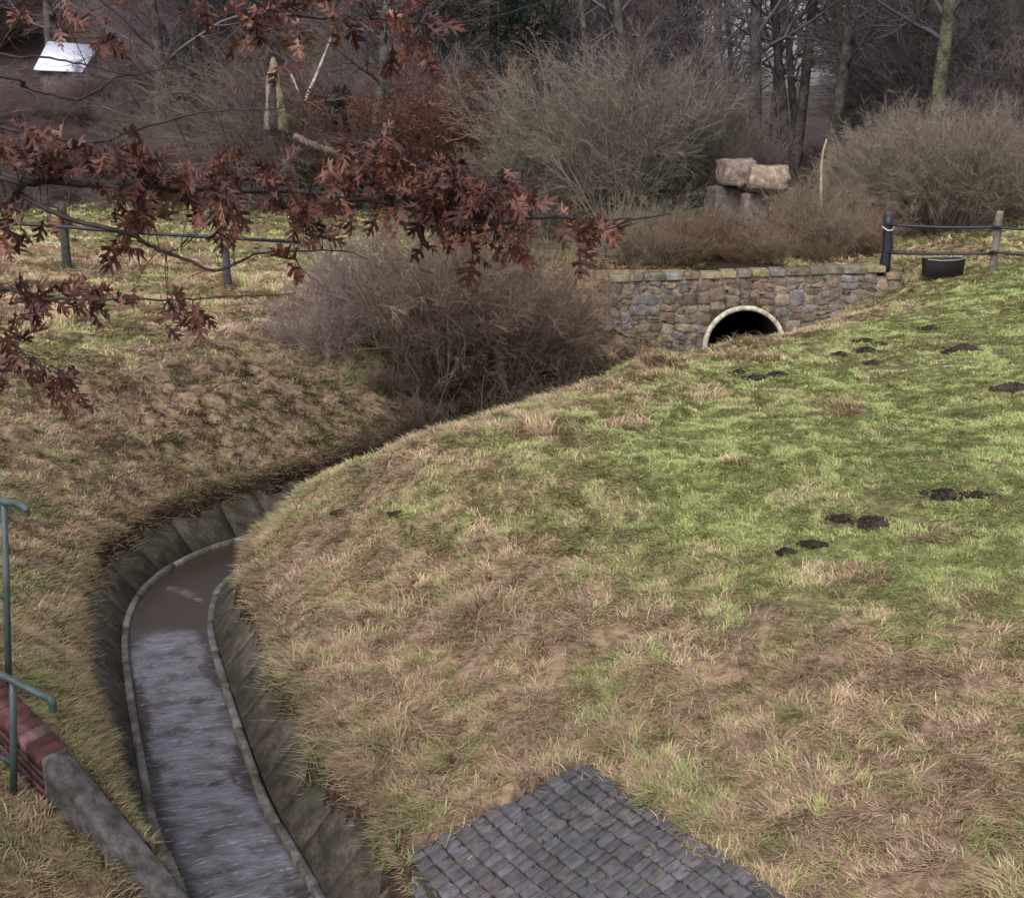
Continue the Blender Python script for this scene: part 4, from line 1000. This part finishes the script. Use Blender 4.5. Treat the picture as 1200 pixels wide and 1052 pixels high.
# ------------------------------------------------------------------ foreground oak
OY=5.4
oak=empty('oak_tree',(-4.3,5.9,0),label='oak leaning in from the left with wet dark branches and brown lobed leaves',cat='tree'); oo=np.array([-4.3,5.9,0])
gz=float(zat(-4.3,5.9)); tk=MB(); tk.tube([(0,0,gz-.4),(.03,0,gz+.8),(-.05,.05,4.5),(.06,0,6.5),(.0,0,9.5)],[.34,.26,.22,.18,.10],14,(.5,.5,.5)); q=tk.build('trunk',M['bark'],oak,smooth=True); q.color=(.12,.11,.1,1)
def bp_(px,py,Y=OY): return at(px,py,Y=Y)
BRANCH=[ # points, r0, r1, attach height
 ([(0,205),(60,212),(120,216),(200,219),(280,223),(350,225),(405,232),(462,240),(530,256),(580,262),(650,254),(700,258),(745,256),(787,250)],.019,.003,6.2),
 ([(0,208),(20,225),(45,240),(80,257),(130,269),(155,276),(180,290),(215,303),(252,317),(280,306),(305,297),(345,294),(400,294),(432,303)],.013,.0025,6.0),
 ([(0,88),(25,100),(60,110),(92,116),(118,104),(138,90),(165,86),(195,80),(223,76)],.0085,.002,6.5),
 ([(0,62),(35,66),(70,70),(110,78),(150,88)],.006,.003,6.6),
 ([(0,150),(30,158),(62,163),(118,166),(160,152),(205,140),(255,130),(300,129),(345,126)],.008,.0025,6.3),
 ([(0,335),(30,352),(60,350),(105,352),(150,350),(200,352),(245,349),(300,346),(345,344)],.007,.0022,5.6),
 ([(0,385),(12,398),(28,415),(45,428),(66,438)],.006,.003,5.5),
 ([(130,-90),(200,-45),(262,-15),(300,2),(318,12),(334,17),(372,20),(410,22),(445,22),(488,28),(520,28),(560,24),(600,14),(640,2)],.012,.0018,7.2),
 ([(-60,-60),(20,-30),(45,-5),(62,14),(78,32),(86,38)],.007,.003,6.9),
 ([(405,232),(425,205),(440,180),(452,160)],.006,.002,None),
 ([(462,240),(500,226),(540,212),(585,206),(620,212),(656,209)],.007,.0018,None),
 ([(530,256),(545,268),(568,270),(600,268)],.006,.002,None),
 ([(345,296),(352,315),(372,330),(382,336)],.003,.0012,None),
 ([(175,287),(195,296),(215,288),(228,282)],.003,.0012,None),
 ([(590,204),(610,198),(622,192),(640,186)],.003,.001,None),
 ([(318,12),(308,28),(312,50),(300,75)],.004,.0015,None),
 ([(700,258),(715,265),(728,266),(742,262)],.004,.0015,None),
 ([(560,24),(553,36),(548,46)],.0025,.002,None),
 ([(60,212),(50,190),(35,160),(20,140)],.005,.002,None),
]
BPTS=[]
for pts,r0,r1,ah in BRANCH:
    yj=OY+rng.normal(0,.06); P=[bp_(a,b,yj+.05*math.sin(i*1.3)) for i,(a,b) in enumerate(pts)]
    if ah is not None:
        a0=oo+np.array([0,0,ah]); P=[a0,(a0*.5+P[0]*.5)+np.array([0,0,.08])]+P; rad=np.concatenate([[r0*2.2,r0*1.5],np.linspace(r0,r1,len(P)-2)])
    else: rad=np.linspace(r0,r1,len(P))
    S_=smoothpath(np.array(P)-oo,5); rr=np.interp(np.linspace(0,1,len(S_)),np.linspace(0,1,len(rad)),rad)
    jit=rng.normal(0,.0025,S_.shape); S_=S_+jit
    mb=MB(); mb.tube(S_,rr,7); mb.build('branch',M['branch'],oak,smooth=True); BPTS.append(S_+oo)
BP=np.concatenate(BPTS)
# leaf template: red oak, midrib along +Y, length 1
half=[(.010,-.14),(.012,.02),(.045,.12),(.13,.19),(.24,.28),(.14,.255),(.062,.27),(.06,.36),(.15,.42),(.28,.47),(.43,.60),(.30,.565),(.32,.70),(.19,.58),(.075,.53),(.06,.62),(.13,.69),(.22,.77),(.29,.95),(.18,.86),(.10,.77),(.06,.83),(.10,.98),(.03,.96),(0,1.15)]
midy=[-.13,.02,.12,.15,.18,.21,.25,.34,.36,.38,.41,.43,.46,.48,.52,.60,.62,.65,.68,.71,.75,.80,.84,.9,.96]
hv=np.array(half); nH=len(hv)
mid=np.stack([np.zeros(nH),np.array(midy)],1)
def leaf_arrays(pos,dirn,nor,size,curl,fold):
    n=len(pos); s=np.cross(dirn,nor); s/=np.linalg.norm(s,axis=1)[:,None]; nor=np.cross(s,dirn)
    X=np.concatenate([hv[:,0],mid[:,0],-hv[:,0]]); Yv=np.concatenate([hv[:,1],mid[:,1],hv[:,1]])
    X=X[None]*np.ones((n,1)); Yb=Yv[None]*np.ones((n,1))
    w=rng.normal(0,1,(n,3))
    Z=fold[:,None]*np.abs(X)*1.0+curl[:,None]*(Yb**2)*.6+w[:,0:1]*.10*np.sin(X*7+Yb*5)+w[:,1:2]*.35*X*Yb+.12*w[:,2:3]*np.abs(X)**1.5*4
    X=X*(1-.25*np.abs(fold[:,None]))
    V=pos[:,None]+size[:,None,None]*(X[...,None]*s[:,None]+Yb[...,None]*dirn[:,None]+Z[...,None]*nor[:,None])
    return V
Fq=[]
for i in range(nH-1):
    Fq.append((i,i+1,nH+i+1,nH+i)); Fq.append((nH+i,nH+i+1,2*nH+i+1,2*nH+i))
Fq=np.array(Fq)
CLU=[(18,185,30,40,26),(30,170,30,25,12),(55,195,25,22,14),(75,170,18,25,8),(12,262,16,34,16),(40,250,22,24,10),(95,195,20,20,12),(140,188,26,20,22),(175,196,24,24,24),(130,220,25,15,10),(160,240,24,18,20),(178,222,26,18,16),(150,290,14,22,9),(138,255,10,16,4),(165,258,16,14,8),(212,212,18,16,14),(245,215,22,20,20),(268,205,16,20,12),(230,240,14,18,8),(262,262,18,22,16),(250,245,18,16,10),(300,215,20,16,14),(330,205,20,14,9),(318,235,18,14,7),(355,240,20,22,20),(360,265,20,20,18),(375,285,12,8,4),(385,225,18,16,10),
 (425,180,30,24,34),(440,205,30,24,30),(405,205,16,18,10),(470,215,26,22,26),(455,165,12,12,6),(500,215,26,20,30),(530,212,26,22,34),(560,225,28,24,38),(590,225,24,24,34),(605,245,18,26,24),(545,250,30,24,36),(510,250,24,18,18),(480,245,18,12,7),(595,275,18,16,14),(565,275,22,16,14),(525,280,16,16,7),(550,300,10,12,5),(500,290,14,10,5),(612,302,9,16,5),(420,262,8,12,3),(445,258,12,10,3),
 (668,262,16,12,10),(690,268,18,16,16),(705,262,12,12,8),(680,285,10,16,6),(658,262,8,12,4),
 (75,18,10,16,6),(80,38,12,18,9),(118,42,8,14,5),(122,62,8,14,4),(28,10,14,10,4),(140,10,12,8,4),
 (285,5,20,12,10),(310,18,18,16,12),(335,8,18,14,10),(315,45,14,18,9),(288,55,12,20,6),(345,40,14,18,8),(380,12,20,14,12),(400,35,18,14,8),(415,8,22,12,12),(445,30,16,18,10),(455,8,20,12,10),(485,12,16,14,10),(508,30,10,16,8),(490,55,12,16,8),(480,45,16,18,10),(465,60,14,12,5),(320,75,12,14,5),(230,8,14,8,4),
 (22,315,5,8,2),(10,350,14,14,9),(38,350,18,12,12),(65,352,16,10,10),(95,352,16,14,12),(112,362,10,14,6),(30,372,14,10,6),(200,360,12,14,8),(222,364,14,16,9),(195,378,7,8,3),(235,378,7,8,3),(15,400,14,16,9),(10,432,12,16,7),(28,425,8,14,4),(52,455,10,22,9),(72,445,14,18,12),(85,470,8,18,6),(55,480,5,10,2),(340,315,8,12,3),(350,305,5,10,2),(135,352,10,6,3),(155,345,8,4,2)]
LP=[];LT=[]
for cx,cy,rx,ry,n in CLU:
    n=int(n*.76)
    for _ in range(max(n,1)):
        a=rng.uniform(0,6.28); q=math.sqrt(rng.random()); LP.append(at(cx+rx*q*math.cos(a),cy+ry*q*math.sin(a)-6,Y=OY+rng.normal(0,.16)))
LP=np.array(LP); n=len(LP)
# twig from the nearest branch point (prefer above) to the leaf base
D2=((BP[None]-LP[:,None])**2).sum(2)+ .05*np.maximum(LP[:,None,2]-BP[None,:,2],0); j=np.argmin(D2,1)
vec=LP-BP[j]; dist=np.linalg.norm(vec,axis=1)
dirn=vec/np.maximum(dist,.02)[:,None]*.8+rng.normal(0,.55,(n,3))+np.array([.12,0,-.62]); dirn/=np.linalg.norm(dirn,axis=1)[:,None]
nor=rng.normal(0,.5,(n,3))+np.array([0,-.85,.35]); nor-=(nor*dirn).sum(1)[:,None]*dirn; nor/=np.linalg.norm(nor,axis=1)[:,None]
size=rng.uniform(.075,.14,n); LV=leaf_arrays(LP,dirn,nor,size,rng.normal(.05,.32,n),rng.normal(.3,.4,n))
nv=3*nH; FF=(Fq[None]+np.arange(n)[:,None,None]*nv).reshape(-1,4)
r=rng.random((n,1)); lc=np.array([.070,.028,.019])*(1-r)+np.array([.135,.056,.034])*r
lc=np.where(rng.random((n,1))<.12,np.array([.26,.14,.10]),lc)*rng.uniform(.42,1.1,(n,1))  # some leaves coloured pale pink to stand in for wet highlights
lcol=np.repeat(lc,nv,axis=0); lcol.reshape(n,nv,3)[:,nH:2*nH]*=1.15
o=mesh_np('leaves',LV.reshape(-1,3)-oo,[FF],M['leaf'],oak,col=lcol,smooth=True)
tw=MB()
for i in range(n):
    if dist[i]>.5: b_=BP[j[i]]
    else: b_=BP[j[i]]
    m_=(b_+LP[i])/2+np.array([0,0,.02])+rng.normal(0,.006,3)
    tw.tube(np.array([b_,m_,LP[i]])-oo,[.0022,.0016,.001],4,(1,1,1),cap=False)
tw.build('twigs',M['branch'],oak)
# single fallen leaf on the mound
p=ground_hit(524,905); LVf=leaf_arrays(np.array([[0,0,.10]]),np.array([[.3,.8,.2]])/.88,np.array([[0,-.5,.8]]),np.array([.085]),np.array([.2]),np.array([.3]))
o=mesh_np('fallen_leaf',LVf[0],[Fq],M['leaf'],col=(.13,.04,.03),smooth=True,loc=tuple(p)); tag(o,'single reddish oak leaf lying on straw above the setts','leaf')
stick('fallen_stick',[ground_hit(522,1000)+(0,0,.05),ground_hit(530,980)+(0,0,.08),ground_hit(537,957)+(0,0,.1)],.007,(.2,.15,.09),'short pale stick lying at the lower left of the setts','stick')
# unused prototypes are removed
for k,(r_,ch) in PROTO.items():
    if k not in USED:
        for c in ch: bpy.data.objects.remove(c)
        bpy.data.objects.remove(r_)
